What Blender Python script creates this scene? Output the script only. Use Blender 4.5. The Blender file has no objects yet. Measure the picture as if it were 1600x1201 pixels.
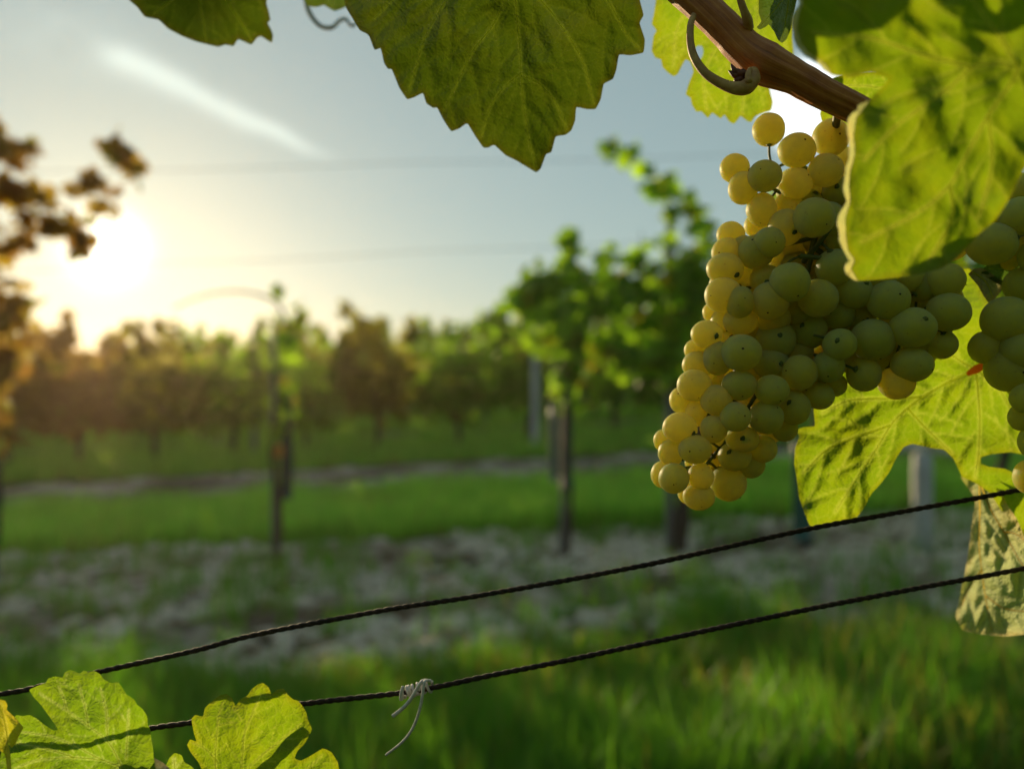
import bpy, bmesh, math, random
import numpy as np
from mathutils import Vector, Matrix, noise
from mathutils.geometry import delaunay_2d_cdt

random.seed(7)
rng = np.random.default_rng(7)
R = math.radians
scene = bpy.context.scene
COL = scene.collection
FPX = 1250.0            # focal length in pixels of the 1600 px wide photograph
CAMZ = 1.0

# ------------------------------------------------------------------ camera
cd = bpy.data.cameras.new('camera')
cam = bpy.data.objects.new('camera', cd)
COL.objects.link(cam)
cam.location = (0, 0, CAMZ)
cam.rotation_euler = (R(90), 0, 0)
cd.sensor_width = 36.0
cd.lens = FPX / 1600 * 36.0
cd.clip_start = 0.02
cd.clip_end = 2000
cd.dof.use_dof = True
cd.dof.focus_distance = 0.312
cd.dof.aperture_fstop = 5.2
scene.camera = cam

# ------------------------------------------------------------------ sun and sky
SUN_PX, SUN_PY = 165, 385
SUN = Vector(((SUN_PX - 800) / FPX, 1.0, (600.5 - SUN_PY) / FPX)).normalized()
SUN_EL = math.asin(SUN.z)
SUN_AZ = math.atan2(SUN.x, SUN.y)
def dirpx(px, py):
    return Vector(((px - 800) / FPX, 1.0, (600.5 - py) / FPX)).normalized()

sl = bpy.data.lights.new('sun', 'SUN')
sl.energy = 5.0
sl.angle = R(0.5)
sl.color = (1.0, 0.76, 0.43)
so = bpy.data.objects.new('sun', sl)
COL.objects.link(so)
so.location = SUN * 50
so.rotation_euler = SUN.to_track_quat('Z', 'Y').to_euler()

world = bpy.data.worlds.new("World")
scene.world = world
world.use_nodes = True
wn, wl = world.node_tree.nodes, world.node_tree.links
wn.clear()
def N(nodes, t, **kw):
    n = nodes.new(t)
    for k, v in kw.items():
        setattr(n, k, v)
    return n
def M(nodes, links, op, a, b=None, c=None, clamp=False):
    n = nodes.new('ShaderNodeMath'); n.operation = op; n.use_clamp = clamp
    for i, v in enumerate((a, b, c)):
        if v is None: continue
        if isinstance(v, (int, float)): n.inputs[i].default_value = v
        else: links.new(v, n.inputs[i])
    return n.outputs[0]
def mixc(nodes, links, f, a, b, mode='MIX'):
    n = nodes.new('ShaderNodeMix'); n.data_type = 'RGBA'; n.blend_type = mode
    for sock, v in ((n.inputs[0], f), (n.inputs[6], a), (n.inputs[7], b)):
        if isinstance(v, (int, float)): sock.default_value = v
        elif isinstance(v, tuple): sock.default_value = (*v[:3], 1)
        else: links.new(v, sock)
    return n.outputs[2]
sky = N(wn, 'ShaderNodeTexSky', sky_type='NISHITA', sun_disc=False)
sky.sun_elevation = SUN_EL
sky.sun_rotation = SUN_AZ
sky.air_density = 1.0
sky.dust_density = 0.25
sky.ozone_density = 1.2
sky.altitude = 100
tc = N(wn, 'ShaderNodeTexCoord')
nrm = N(wn, 'ShaderNodeVectorMath', operation='NORMALIZE')
wl.new(tc.outputs['Generated'], nrm.inputs[0])
D = nrm.outputs[0]
def wdot(v):
    n = N(wn, 'ShaderNodeVectorMath', operation='DOT_PRODUCT')
    wl.new(D, n.inputs[0]); n.inputs[1].default_value = v
    return n.outputs['Value']
wm = lambda op, a, b=None, c=None, clamp=False: M(wn, wl, op, a, b, c, clamp)
def smooth(x, lo, hi):
    n = N(wn, 'ShaderNodeMapRange', interpolation_type='SMOOTHSTEP')
    wl.new(x, n.inputs[0]); n.inputs[1].default_value = lo; n.inputs[2].default_value = hi
    return n.outputs[0]
# sun glow of the low sun seen through thin air
ang = wm('ARCCOSINE', wm('MINIMUM', wdot(SUN), 0.99999))
g1 = wm('EXPONENT', wm('MULTIPLY', wm('MULTIPLY', ang, ang), -1.0 / (0.030 ** 2)))
g2 = wm('EXPONENT', wm('MULTIPLY', ang, -1.0 / 0.13))
bg_sky = N(wn, 'ShaderNodeBackground')
tint = mixc(wn, wl, 1.0, sky.outputs[0], (0.74, 1.27, 1.12), 'MULTIPLY')
hsv = N(wn, 'ShaderNodeHueSaturation'); hsv.inputs['Saturation'].default_value = 0.9
gam = N(wn, 'ShaderNodeGamma'); gam.inputs[1].default_value = 0.44
wl.new(tint, hsv.inputs['Color'])
wl.new(hsv.outputs[0], gam.inputs[0]); wl.new(gam.outputs[0], bg_sky.inputs[0])
bg_sky.inputs[1].default_value = 0.190
bg_g1 = N(wn, 'ShaderNodeBackground'); bg_g1.inputs[0].default_value = (1.0, 0.93, 0.72, 1)
wl.new(wm('MULTIPLY', g1, 2.6), bg_g1.inputs[1])
bg_g2 = N(wn, 'ShaderNodeBackground'); bg_g2.inputs[0].default_value = (1.0, 0.80, 0.36, 1)
wl.new(wm('MULTIPLY', g2, 0.16), bg_g2.inputs[1])
# the contrail: a streak along a great circle of the sky
A_, B_ = dirpx(150, 75), dirpx(530, 255)
nt = A_.cross(B_).normalized()
mid = (A_ + B_).normalized()
ut = nt.cross(mid).normalized()
nz = N(wn, 'ShaderNodeTexNoise'); nz.inputs['Scale'].default_value = 14; nz.inputs['Detail'].default_value = 4
wl.new(D, nz.inputs['Vector'])
along = wdot(ut)
if ut.dot(B_) < 0:
    along = wm('MULTIPLY', along, -1.0)
lo = -abs(ut.dot(A_)); hi = abs(ut.dot(B_))
across = wm('ADD', wdot(nt), wm('MULTIPLY', wm('SUBTRACT', nz.outputs[0], 0.5), 0.018))
# thin at both ends, widest near its upper third
tpar = wm('DIVIDE', wm('SUBTRACT', along, lo), hi - lo)
width = wm('ADD', 0.006, wm('MULTIPLY', wm('SUBTRACT', 1.0, tpar, None, True), 0.009))
prof = wm('EXPONENT', wm('MULTIPLY', wm('POWER', wm('ABSOLUTE', wm('DIVIDE', across, width)), 2.0), -1.0))
ends = wm('MULTIPLY', smooth(tpar, 1.04, 0.72), smooth(tpar, -0.05, 0.10))
wide = wm('MULTIPLY', wm('EXPONENT', wm('MULTIPLY', wm('POWER', wm('ABSOLUTE', wm('DIVIDE', across, 0.035)), 2.0), -1.0)),
          wm('MULTIPLY', smooth(tpar, 0.7, -0.2), smooth(nz.outputs[0], 0.35, 0.7)))
trail = wm('ADD', wm('MULTIPLY', wm('MULTIPLY', prof, ends), 0.26), wm('MULTIPLY', wide, 0.08))
bg_t = N(wn, 'ShaderNodeBackground'); bg_t.inputs[0].default_value = (0.86, 0.96, 0.84, 1)
wl.new(trail, bg_t.inputs[1])
# blown-out white patch of sky over the bunch, added as a bright spot
nz2 = N(wn, 'ShaderNodeTexNoise'); nz2.inputs['Scale'].default_value = 22
wl.new(D, nz2.inputs['Vector'])
angc = wm('ADD', wm('ARCCOSINE', wm('MINIMUM', wdot(dirpx(1262, 168)), 0.99999)), wm('MULTIPLY', wm('SUBTRACT', nz2.outputs[0], 0.5), 0.03))
bg_c = N(wn, 'ShaderNodeBackground'); bg_c.inputs[0].default_value = (1.0, 0.98, 0.96, 1)
wl.new(wm('MULTIPLY', smooth(angc, 0.060, 0.036), 0.85), bg_c.inputs[1])
prev = bg_sky.outputs[0]
for b in (bg_g1, bg_g2, bg_t, bg_c):
    ad = N(wn, 'ShaderNodeAddShader')
    wl.new(prev, ad.inputs[0]); wl.new(b.outputs[0], ad.inputs[1]); prev = ad.outputs[0]
wo = N(wn, 'ShaderNodeOutputWorld'); wl.new(prev, wo.inputs[0])

scene.view_settings.view_transform = 'Standard'
scene.view_settings.look = 'None'
scene.view_settings.gamma = 1
scene.view_settings.exposure = 0.3
scene.render.engine = 'CYCLES'
scene.cycles.max_bounces = 10
scene.cycles.transparent_max_bounces = 8

# ------------------------------------------------------------------ helpers
def tag(o, label=None, cat=None, group=None, kind=None):
    if label: o['label'] = label
    if cat: o['category'] = cat
    if group: o['group'] = group
    if kind: o['kind'] = kind
    return o
def link(o, parent=None):
    COL.objects.link(o)
    if parent is not None: o.parent = parent
    return o
def empty(name, loc, label=None, cat=None, group=None):
    o = bpy.data.objects.new(name, None); o.location = loc
    o.empty_display_size = 0.05
    COL.objects.link(o)
    return tag(o, label, cat, group)
def at(px, py, Y):
    return Vector(((px - 800) / FPX * Y, Y, CAMZ - (py - 600.5) / FPX * Y))
def mesh_np(name, V, F, mats, parent=None, origin=None, smooth_=True, midx=None):
    """V (n,3); F list of index tuples or (m,k) array"""
    V = np.asarray(V, float)
    o0 = np.zeros(3) if origin is None else np.array(origin, float)
    base = np.zeros(3) if parent is None else np.array(parent.location)
    me = bpy.data.meshes.new(name)
    if isinstance(F, np.ndarray):
        m, k = F.shape
        me.vertices.add(len(V)); me.vertices.foreach_set('co', (V - o0).astype(np.float32).ravel())
        me.loops.add(m * k); me.loops.foreach_set('vertex_index', F.astype(np.int32).ravel())
        me.polygons.add(m)
        me.polygons.foreach_set('loop_start', np.arange(0, m * k, k, dtype=np.int32))
        me.polygons.foreach_set('loop_total', np.full(m, k, dtype=np.int32))
        me.update(calc_edges=True)
    else:
        me.from_pydata((V - o0).tolist(), [], F)
    for mt in (mats if isinstance(mats, (list, tuple)) else [mats]):
        me.materials.append(mt)
    if midx is not None:
        me.polygons.foreach_set('material_index', np.asarray(midx, np.int32))
    me.polygons.foreach_set('use_smooth', np.full(len(me.polygons), smooth_))
    me.update()
    o = bpy.data.objects.new(name, me)
    o.location = Vector(o0 - base)
    link(o, parent)
    return o
def fattr(me, name, arr, typ='FLOAT', dom='POINT'):
    a = me.attributes.new(name, typ, dom)
    key = 'value' if typ == 'FLOAT' else ('vector' if typ == 'FLOAT_VECTOR' else 'color')
    a.data.foreach_set(key, np.asarray(arr, np.float32).ravel())

def catmull(P, n):
    P = [np.array(p, float) for p in P]
    Q = [2 * P[0] - P[1]] + P + [2 * P[-1] - P[-2]]
    out = []
    for i in range(1, len(Q) - 2):
        a, b, c, d = Q[i - 1:i + 3]
        for k in range(n):
            t = k / n
            out.append(0.5 * ((2 * b) + (c - a) * t + (2 * a - 5 * b + 4 * c - d) * t * t + (3 * b - a - 3 * c + d) * t ** 3))
    out.append(P[-1])
    return np.array(out)
def tube(path, rad, seg=10, cap=True):
    """returns V,F,UV for a tube along path with per-point radius"""
    path = np.asarray(path, float); n = len(path)
    rad = np.broadcast_to(np.asarray(rad, float), (n,))
    T = np.gradient(path, axis=0); T /= np.linalg.norm(T, axis=1)[:, None] + 1e-12
    up = np.array([0.13, -0.9, 0.4]); 
    V, F, UV = [], [], []
    u = np.cross(T[0], up); u /= np.linalg.norm(u)
    L = 0
    for i in range(n):
        if i: L += np.linalg.norm(path[i] - path[i - 1])
        u = u - T[i] * (u @ T[i]); u /= np.linalg.norm(u) + 1e-12
        v = np.cross(T[i], u)
        for k in range(seg):
            a = 2 * math.pi * k / seg
            V.append(path[i] + rad[i] * (math.cos(a) * u + math.sin(a) * v)); UV.append((k / seg, L, 0))
    for i in range(n - 1):
        for k in range(seg):
            a = i * seg + k; b = i * seg + (k + 1) % seg
            F.append((a, b, b + seg, a + seg))
    if cap:
        for i, s in ((0, -1), (n - 1, 1)):
            V.append(path[i] + T[i] * rad[i] * 0.5 * s); UV.append((0, 0, 0))
            c = len(V) - 1
            for k in range(seg):
                a = i * seg + k; b = i * seg + (k + 1) % seg
                F.append((a, b, c) if s > 0 else (b, a, c))
    return V, F, UV
class MB:
    def __init__(s): s.V, s.F, s.U = [], [], []
    def add(s, V, F, U=None):
        o = len(s.V); s.V += [tuple(v) for v in V]; s.F += [tuple(i + o for i in f) for f in F]
        s.U += (U if U is not None else [(0, 0, 0)] * len(V))
    def tube(s, *a, **k): s.add(*tube(*a, **k))
    def build(s, name, mat, parent=None, origin=None):
        o = mesh_np(name, s.V, s.F, mat, parent, origin)
        fattr(o.data, 'tuv', s.U, 'FLOAT_VECTOR')
        return o

# ------------------------------------------------------------------ materials
def newmat(name):
    m = bpy.data.materials.new(name); m.use_nodes = True
    m.node_tree.nodes.clear()
    return m, m.node_tree.nodes, m.node_tree.links
def ramp(nodes, links, src, stops):
    r = nodes.new('ShaderNodeValToRGB')
    while len(r.color_ramp.elements) < len(stops): r.color_ramp.elements.new(0.5)
    for e, (p, c) in zip(r.color_ramp.elements, stops):
        e.position = p; e.color = (*c, 1)
    links.new(src, r.inputs[0])
    return r.outputs[0]
def tex_noise(nodes, links, vec, scale, detail=3, rough=0.55):
    n = nodes.new('ShaderNodeTexNoise'); n.inputs['Scale'].default_value = scale
    n.inputs['Detail'].default_value = detail; n.inputs['Roughness'].default_value = rough
    if vec is not None: links.new(vec, n.inputs['Vector'])
    return n.outputs['Fac']
def attr(nodes, name, out='Fac'):
    a = nodes.new('ShaderNodeAttribute'); a.attribute_name = name
    return a.outputs[out]

def leaf_material(name, refl, trans, vein_r, vein_t, tmix=0.5, rough=0.45, blotch=0.5, brown=0.3, ret=1.0, bump=1.0):
    """thin leaf: diffuse + gloss on the lit face, coloured light through the blade"""
    m, n, l = newmat(name)
    v = attr(n, 'luv', 'Vector')
    vein = attr(n, 'vein'); edge = attr(n, 'rim')
    wrp = n.new('ShaderNodeTexNoise'); wrp.inputs['Scale'].default_value = 9; l.new(v, wrp.inputs['Vector'])
    wv = n.new('ShaderNodeVectorMath'); wv.operation = 'MULTIPLY_ADD'
    l.new(wrp.outputs['Color'], wv.inputs[0]); wv.inputs[1].default_value = (0.08, 0.08, 0.08); l.new(v, wv.inputs[2])
    def vor(scale):
        t = n.new('ShaderNodeTexVoronoi'); t.feature = 'DISTANCE_TO_EDGE'; t.inputs['Scale'].default_value = scale
        t.voronoi_dimensions = '2D'
        l.new(wv.outputs[0], t.inputs['Vector']); return t.outputs['Distance']
    d1, d2 = vor(26), vor(70)
    r1 = M(n, l, 'SUBTRACT', 1.0, M(n, l, 'MULTIPLY', d1, 12.0, None, True), None, True)
    r2 = M(n, l, 'SUBTRACT', 1.0, M(n, l, 'MULTIPLY', d2, 9.0, None, True), None, True)
    ret_ = M(n, l, 'MULTIPLY', M(n, l, 'ADD', M(n, l, 'MULTIPLY', r1, 0.45), M(n, l, 'MULTIPLY', r2, 0.22)), ret)
    vf = M(n, l, 'ADD', vein, M(n, l, 'MULTIPLY', ret_, 0.55), None, True)
    nb = tex_noise(n, l, v, 5.5, 4, 0.6)
    nb2 = tex_noise(n, l, v, 38, 4, 0.65)
    bl = M(n, l, 'ADD', 1.0 - blotch * 0.5, M(n, l, 'MULTIPLY', M(n, l, 'ADD', M(n, l, 'MULTIPLY', nb, 0.65), M(n, l, 'MULTIPLY', nb2, 0.35)), blotch))
    spot = M(n, l, 'MULTIPLY', M(n, l, 'SUBTRACT', tex_noise(n, l, v, 60, 2, 0.5), 0.68, None, True), 5.0, None, True)
    def colour(base, veinc):
        c = n.new('ShaderNodeVectorMath'); c.operation = 'SCALE'
        c.inputs[0].default_value = base; l.new(bl, c.inputs['Scale'])
        c1 = mixc(n, l, M(n, l, 'MULTIPLY', M(n, l, 'SUBTRACT', nb, 0.45, None, True), 2.0, None, True), c.outputs[0],
                  (base[0] * 1.5, base[1] * 1.05, base[2] * 0.9))
        c2 = mixc(n, l, M(n, l, 'MULTIPLY', vf, 0.85), c1, veinc)
        c3 = mixc(n, l, M(n, l, 'MULTIPLY', spot, 0.6), c2, (base[0] * 0.55, base[1] * 0.4, base[2] * 0.5))
        return mixc(n, l, M(n, l, 'MULTIPLY', edge, brown), c3, (base[0] * 1.6, base[1] * 0.75, base[2] * 0.8))
    cr, ct = colour(refl, vein_r), colour(trans, vein_t)
    hgt = M(n, l, 'SUBTRACT', M(n, l, 'MULTIPLY', M(n, l, 'ADD', M(n, l, 'MULTIPLY', d1, 2.0, None, True), M(n, l, 'MULTIPLY', d2, 1.2, None, True)), 0.5),
            M(n, l, 'MULTIPLY', vein, 0.3))
    hgt = M(n, l, 'ADD', hgt, M(n, l, 'MULTIPLY', nb2, 0.35))
    bp = n.new('ShaderNodeBump'); bp.inputs['Strength'].default_value = 0.75 * bump; bp.inputs['Distance'].default_value = 0.0009
    l.new(hgt, bp.inputs['Height'])
    p = n.new('ShaderNodeBsdfPrincipled'); l.new(cr, p.inputs['Base Color'])
    p.inputs['Roughness'].default_value = rough; p.inputs['Specular IOR Level'].default_value = 0.35
    l.new(bp.outputs[0], p.inputs['Normal'])
    t = n.new('ShaderNodeBsdfTranslucent'); l.new(ct, t.inputs[0]); l.new(bp.outputs[0], t.inputs['Normal'])
    mx = n.new('ShaderNodeMixShader'); mx.inputs[0].default_value = tmix
    l.new(p.outputs[0], mx.inputs[1]); l.new(t.outputs[0], mx.inputs[2])
    o = n.new('ShaderNodeOutputMaterial'); l.new(mx.outputs[0], o.inputs[0])
    return m
YG = ((0.08, 0.15, 0.013), (0.29, 0.46, 0.007), (0.30, 0.34, 0.06), (0.60, 0.70, 0.08))
m_leaf_lit = leaf_material('leaf_yellow_green', *YG, tmix=0.55)
m_leaf_young = leaf_material('leaf_young_green', (0.09, 0.17, 0.015), (0.26, 0.46, 0.010), (0.36, 0.44, 0.12), (0.66, 0.80, 0.20), tmix=0.55, blotch=0.3, brown=0.05, ret=0.5)
m_leaf_deep = leaf_material('leaf_deep_green', (0.045, 0.085, 0.010), (0.060, 0.100, 0.003), (0.15, 0.20, 0.03), (0.15, 0.20, 0.012), tmix=0.5, brown=0.5, blotch=0.55, ret=0.7)  # transmitted colour darkened to stand in for shade on the big top leaf
m_leaf_near = leaf_material('leaf_olive_green', (0.07, 0.13, 0.010), (0.25, 0.39, 0.006), (0.20, 0.24, 0.03), (0.50, 0.56, 0.05), tmix=0.55, blotch=0.6, ret=0.5, bump=0.4)
m_leaf_under = leaf_material('leaf_pale_underside', (0.52, 0.60, 0.20), (0.42, 0.56, 0.13), (0.24, 0.26, 0.10), (0.34, 0.32, 0.08), tmix=0.4, rough=0.7, ret=0.6, bump=1.3)
m_lip = leaf_material('leaf_rolled_margin', (0.42, 0.45, 0.20), (0.66, 0.70, 0.24), (0.30, 0.34, 0.12), (0.6, 0.6, 0.2), tmix=0.55, rough=0.6, ret=0.4, blotch=0.5)
m_leaf_dark = leaf_material('leaf_dark_green', (0.05, 0.10, 0.03), (0.10, 0.20, 0.02), (0.10, 0.16, 0.07), (0.16, 0.24, 0.05), tmix=0.35, ret=0.5)  # one even dark green for the duller leaves
m_leaf_silver = leaf_material('leaf_silvery_underside', (0.40, 0.44, 0.36), (0.30, 0.34, 0.16), (0.30, 0.32, 0.26), (0.26, 0.28, 0.12), tmix=0.25, rough=0.75, bump=1.5)
m_leaf_gold = leaf_material('leaf_golden_curl', (0.24, 0.28, 0.03), (0.46, 0.54, 0.02), (0.4, 0.4, 0.1), (0.7, 0.66, 0.1), tmix=0.5)

def simple(name, c1, c2, scale, rough=0.6, bump=0.3, dist=0.001, spec=0.4, stretch=None, detail=5, coords='Object', metallic=0.0):
    m, n, l = newmat(name)
    tcn = n.new('ShaderNodeTexCoord'); v = tcn.outputs[coords]
    if coords == 'tuv': v = attr(n, 'tuv', 'Vector')
    if stretch:
        mp = n.new('ShaderNodeMapping'); mp.inputs['Scale'].default_value = stretch; l.new(v, mp.inputs[0]); v = mp.outputs[0]
    f = tex_noise(n, l, v, scale, detail, 0.6)
    c = ramp(n, l, f, [(0.3, c1), (0.7, c2)])
    bp = n.new('ShaderNodeBump'); bp.inputs['Strength'].default_value = bump; bp.inputs['Distance'].default_value = dist
    l.new(f, bp.inputs['Height'])
    p = n.new('ShaderNodeBsdfPrincipled'); l.new(c, p.inputs[0]); p.inputs['Roughness'].default_value = rough
    p.inputs['Specular IOR Level'].default_value = spec; p.inputs['Metallic'].default_value = metallic
    l.new(bp.outputs[0], p.inputs['Normal'])
    o = n.new('ShaderNodeOutputMaterial'); l.new(p.outputs[0], o.inputs[0])
    return m
def vein_mat(name, c, t):
    m, n, l = newmat(name)
    p = n.new('ShaderNodeBsdfPrincipled'); p.inputs[0].default_value = (*c, 1); p.inputs['Roughness'].default_value = .5
    tr = n.new('ShaderNodeBsdfTranslucent'); tr.inputs[0].default_value = (*t, 1)
    mx = n.new('ShaderNodeMixShader'); mx.inputs[0].default_value = .85
    l.new(p.outputs[0], mx.inputs[1]); l.new(tr.outputs[0], mx.inputs[2])
    o = n.new('ShaderNodeOutputMaterial'); l.new(mx.outputs[0], o.inputs[0])
    return m
m_vein = vein_mat('vein_pale', (0.35, 0.40, 0.10), (0.80, 0.85, 0.22))
m_vein_gold = vein_mat('vein_golden', (0.38, 0.28, 0.05), (0.95, 0.72, 0.12))
m_red = vein_mat('petiole_red', (0.50, 0.16, 0.05), (1.0, 0.40, 0.12))
m_stem = simple('rachis_green_brown', (0.05, 0.06, 0.015), (0.12, 0.15, 0.03), 260, 0.6, 0.4, 0.0003)
m_bud = simple('bud_dark', (0.05, 0.012, 0.006), (0.18, 0.05, 0.02), 300, 0.55, 0.6, 0.0005)
m_peduncle = simple('peduncle_tan', (0.32, 0.14, 0.05), (0.56, 0.36, 0.13), 240, 0.6, 0.6, 0.0004)
m_wire = simple('wire_rusty', (0.010, 0.008, 0.008), (0.045, 0.024, 0.017), 420, 0.75, 0.6, 0.0004, spec=0.25)
m_tendril = simple('tendril_dried', (0.44, 0.41, 0.40), (0.66, 0.63, 0.60), 500, 0.7, 0.5, 0.0002)

# cane bark: long fibres along the shoot
def cane_material():
    m, n, l = newmat('cane_bark')
    v = attr(n, 'tuv', 'Vector')
    def mp(sx, sy):
        a = n.new('ShaderNodeMapping'); a.inputs['Scale'].default_value = (sx, sy, 1); l.new(v, a.inputs[0]); return a.outputs[0]
    f1 = tex_noise(n, l, mp(34, 16), 1.0, 5, 0.65)
    f2 = tex_noise(n, l, mp(110, 60), 1.0, 3, 0.6)
    f3 = tex_noise(n, l, mp(5, 90), 1.0, 3, 0.6)
    c = ramp(n, l, M(n, l, 'ADD', M(n, l, 'MULTIPLY', f1, 0.6), M(n, l, 'MULTIPLY', f3, 0.4)),
             [(0.30, (0.12, 0.03, 0.008)), (0.46, (0.38, 0.11, 0.022)), (0.58, (0.52, 0.19, 0.04)), (0.75, (0.62, 0.30, 0.10))])
    bp = n.new('ShaderNodeBump'); bp.inputs['Strength'].default_value = 0.7; bp.inputs['Distance'].default_value = 0.0006
    l.new(M(n, l, 'ADD', f1, M(n, l, 'MULTIPLY', f2, 0.4)), bp.inputs['Height'])
    p = n.new('ShaderNodeBsdfPrincipled'); l.new(c, p.inputs[0]); p.inputs['Roughness'].default_value = 0.5
    l.new(bp.outputs[0], p.inputs['Normal'])
    o = n.new('ShaderNodeOutputMaterial'); l.new(p.outputs[0], o.inputs[0])
    return m
m_cane = cane_material()

def berry_material(name, base, bloomc, sss=0.0055):
    m, n, l = newmat(name)
    tcn = n.new('ShaderNodeTexCoord'); oi = n.new('ShaderNodeObjectInfo')
    off = n.new('ShaderNodeVectorMath'); off.operation = 'MULTIPLY_ADD'
    l.new(tcn.outputs['Object'], off.inputs[0]); off.inputs[1].default_value = (1, 1, 1)
    cmb = n.new('ShaderNodeCombineXYZ'); l.new(M(n, l, 'MULTIPLY', oi.outputs['Random'], 3.0), cmb.inputs[0])
    l.new(cmb.outputs[0], off.inputs[2]); v = off.outputs[0]
    bl = tex_noise(n, l, v, 170, 5, 0.6)
    big = tex_noise(n, l, v, 90, 2, 0.5)
    vo = n.new('ShaderNodeTexVoronoi'); vo.inputs['Scale'].default_value = 420; l.new(v, vo.inputs['Vector'])
    sepc = n.new('ShaderNodeSeparateColor'); l.new(vo.outputs['Color'], sepc.inputs[0])
    dot = M(n, l, 'MULTIPLY', M(n, l, 'LESS_THAN', vo.outputs['Distance'], 0.17), M(n, l, 'GREATER_THAN', sepc.outputs[0], 0.80))
    # meridian streaks under the skin
    c = mixc(n, l, M(n, l, 'MULTIPLY', big, 0.6), base, (base[0] * 0.86, base[1] * 0.98, base[2] * 1.3))
    c = mixc(n, l, M(n, l, 'MULTIPLY', oi.outputs['Random'], 0.45), c, (base[0] * 0.80, base[1] * 0.95, base[2] * 1.4))
    c = mixc(n, l, M(n, l, 'MULTIPLY', dot, 0.65), c, (0.16, 0.08, 0.02))
    p = n.new('ShaderNodeBsdfPrincipled'); l.new(c, p.inputs['Base Color'])
    p.inputs['Subsurface Weight'].default_value = 1.0
    p.inputs['Subsurface Radius'].default_value = (1.0, 0.72, 0.16)
    p.inputs['Subsurface Scale'].default_value = sss
    p.inputs['Subsurface Anisotropy'].default_value = 0.8
    l.new(M(n, l, 'ADD', 0.38, M(n, l, 'MULTIPLY', bl, 0.25)), p.inputs['Roughness'])
    p.inputs['Specular IOR Level'].default_value = 0.45
    bp = n.new('ShaderNodeBump'); bp.inputs['Strength'].default_value = 0.15; bp.inputs['Distance'].default_value = 0.0003
    l.new(bl, bp.inputs['Height']); l.new(bp.outputs[0], p.inputs['Normal'])
    d = n.new('ShaderNodeBsdfDiffuse'); d.inputs[0].default_value = (*bloomc, 1)
    lw = n.new('ShaderNodeLayerWeight'); lw.inputs[0].default_value = 0.35
    tr = n.new('ShaderNodeBsdfTranslucent'); tr.inputs[0].default_value = (1.0, 0.86, 0.20, 1)
    m0 = n.new('ShaderNodeMixShader'); m0.inputs[0].default_value = 0.52
    l.new(p.outputs[0], m0.inputs[1]); l.new(tr.outputs[0], m0.inputs[2]); p = m0
    mx = n.new('ShaderNodeMixShader')
    l.new(M(n, l, 'MULTIPLY', M(n, l, 'SUBTRACT', bl, 0.22, None, True), M(n, l, 'ADD', 0.55, M(n, l, 'MULTIPLY', lw.outputs['Facing'], 0.9))), mx.inputs[0])
    l.new(p.outputs[0], mx.inputs[1]); l.new(d.outputs[0], mx.inputs[2])
    o = n.new('ShaderNodeOutputMaterial'); l.new(mx.outputs[0], o.inputs[0])
    return m
m_berry = berry_material('berry_skin', (0.56, 0.56, 0.085), (0.21, 0.28, 0.25), 0.03)
m_scar = simple('berry_scar', (0.03, 0.015, 0.008), (0.08, 0.04, 0.015), 900, 0.8, 0.4, 0.0001)

# ------------------------------------------------------------------ the foreground leaves
def pip(P, poly):
    x, y = P[:, 0], P[:, 1]; inside = np.zeros(len(P), bool)
    n = len(poly); j = n - 1
    for i in range(n):
        xi, yi = poly[i]; xj, yj = poly[j]
        c = ((yi > y) != (yj > y)) & (x < (xj - xi) * (y - yi) / (yj - yi + 1e-12) + xi)
        inside ^= c; j = i
    return inside
def segdist(P, A, B):
    ab = B - A; t = np.clip(((P - A) @ ab) / (ab @ ab + 1e-9), 0, 1)
    return np.linalg.norm(P - (A + t[:, None] * ab), axis=1), t
def polydist(P, L):
    d = np.full(len(P), 1e9)
    for i in range(len(L) - 1):
        d = np.minimum(d, segdist(P, L[i], L[i + 1])[0])
    return d
def chaikin(P, q=0.2, it=2):
    P = np.array(P, float)
    for _ in range(it):
        Q = np.roll(P, -1, axis=0)
        P = np.stack([P * (1 - q) + Q * q, P * q + Q * (1 - q)], 1).reshape(-1, 2)
    return P
def side_veins(prim, poly, gap=26, ang=48, ll=120):
    out = []
    for pi, L in enumerate(prim):
        S = catmull(L, 6); acc = gap * 0.8; side = 1
        others = [catmull(o, 3) for k, o in enumerate(prim) if k != pi]
        for i in range(1, len(S) - 1):
            d = S[i] - S[i - 1]; acc += np.linalg.norm(d)
            if acc < gap: continue
            acc = random.uniform(-4, 4); side = -side
            a = math.atan2(d[1], d[0]) + side * R(ang + random.uniform(-6, 6))
            p = S[i].copy(); path = [p.copy()]
            LL = ll * random.uniform(0.7, 1.1)
            for s in range(int(LL / 6)):
                a -= side * 0.030 + random.uniform(-0.03, 0.03)
                p = p + 6 * np.array([math.cos(a), math.sin(a)])
                if not pip(p[None], poly)[0]: break
                if others and min(polydist(p[None], o)[0] for o in others) < 5: break
                path.append(p.copy())
            if len(path) > 3: out.append(np.array(path))
    return out
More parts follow.
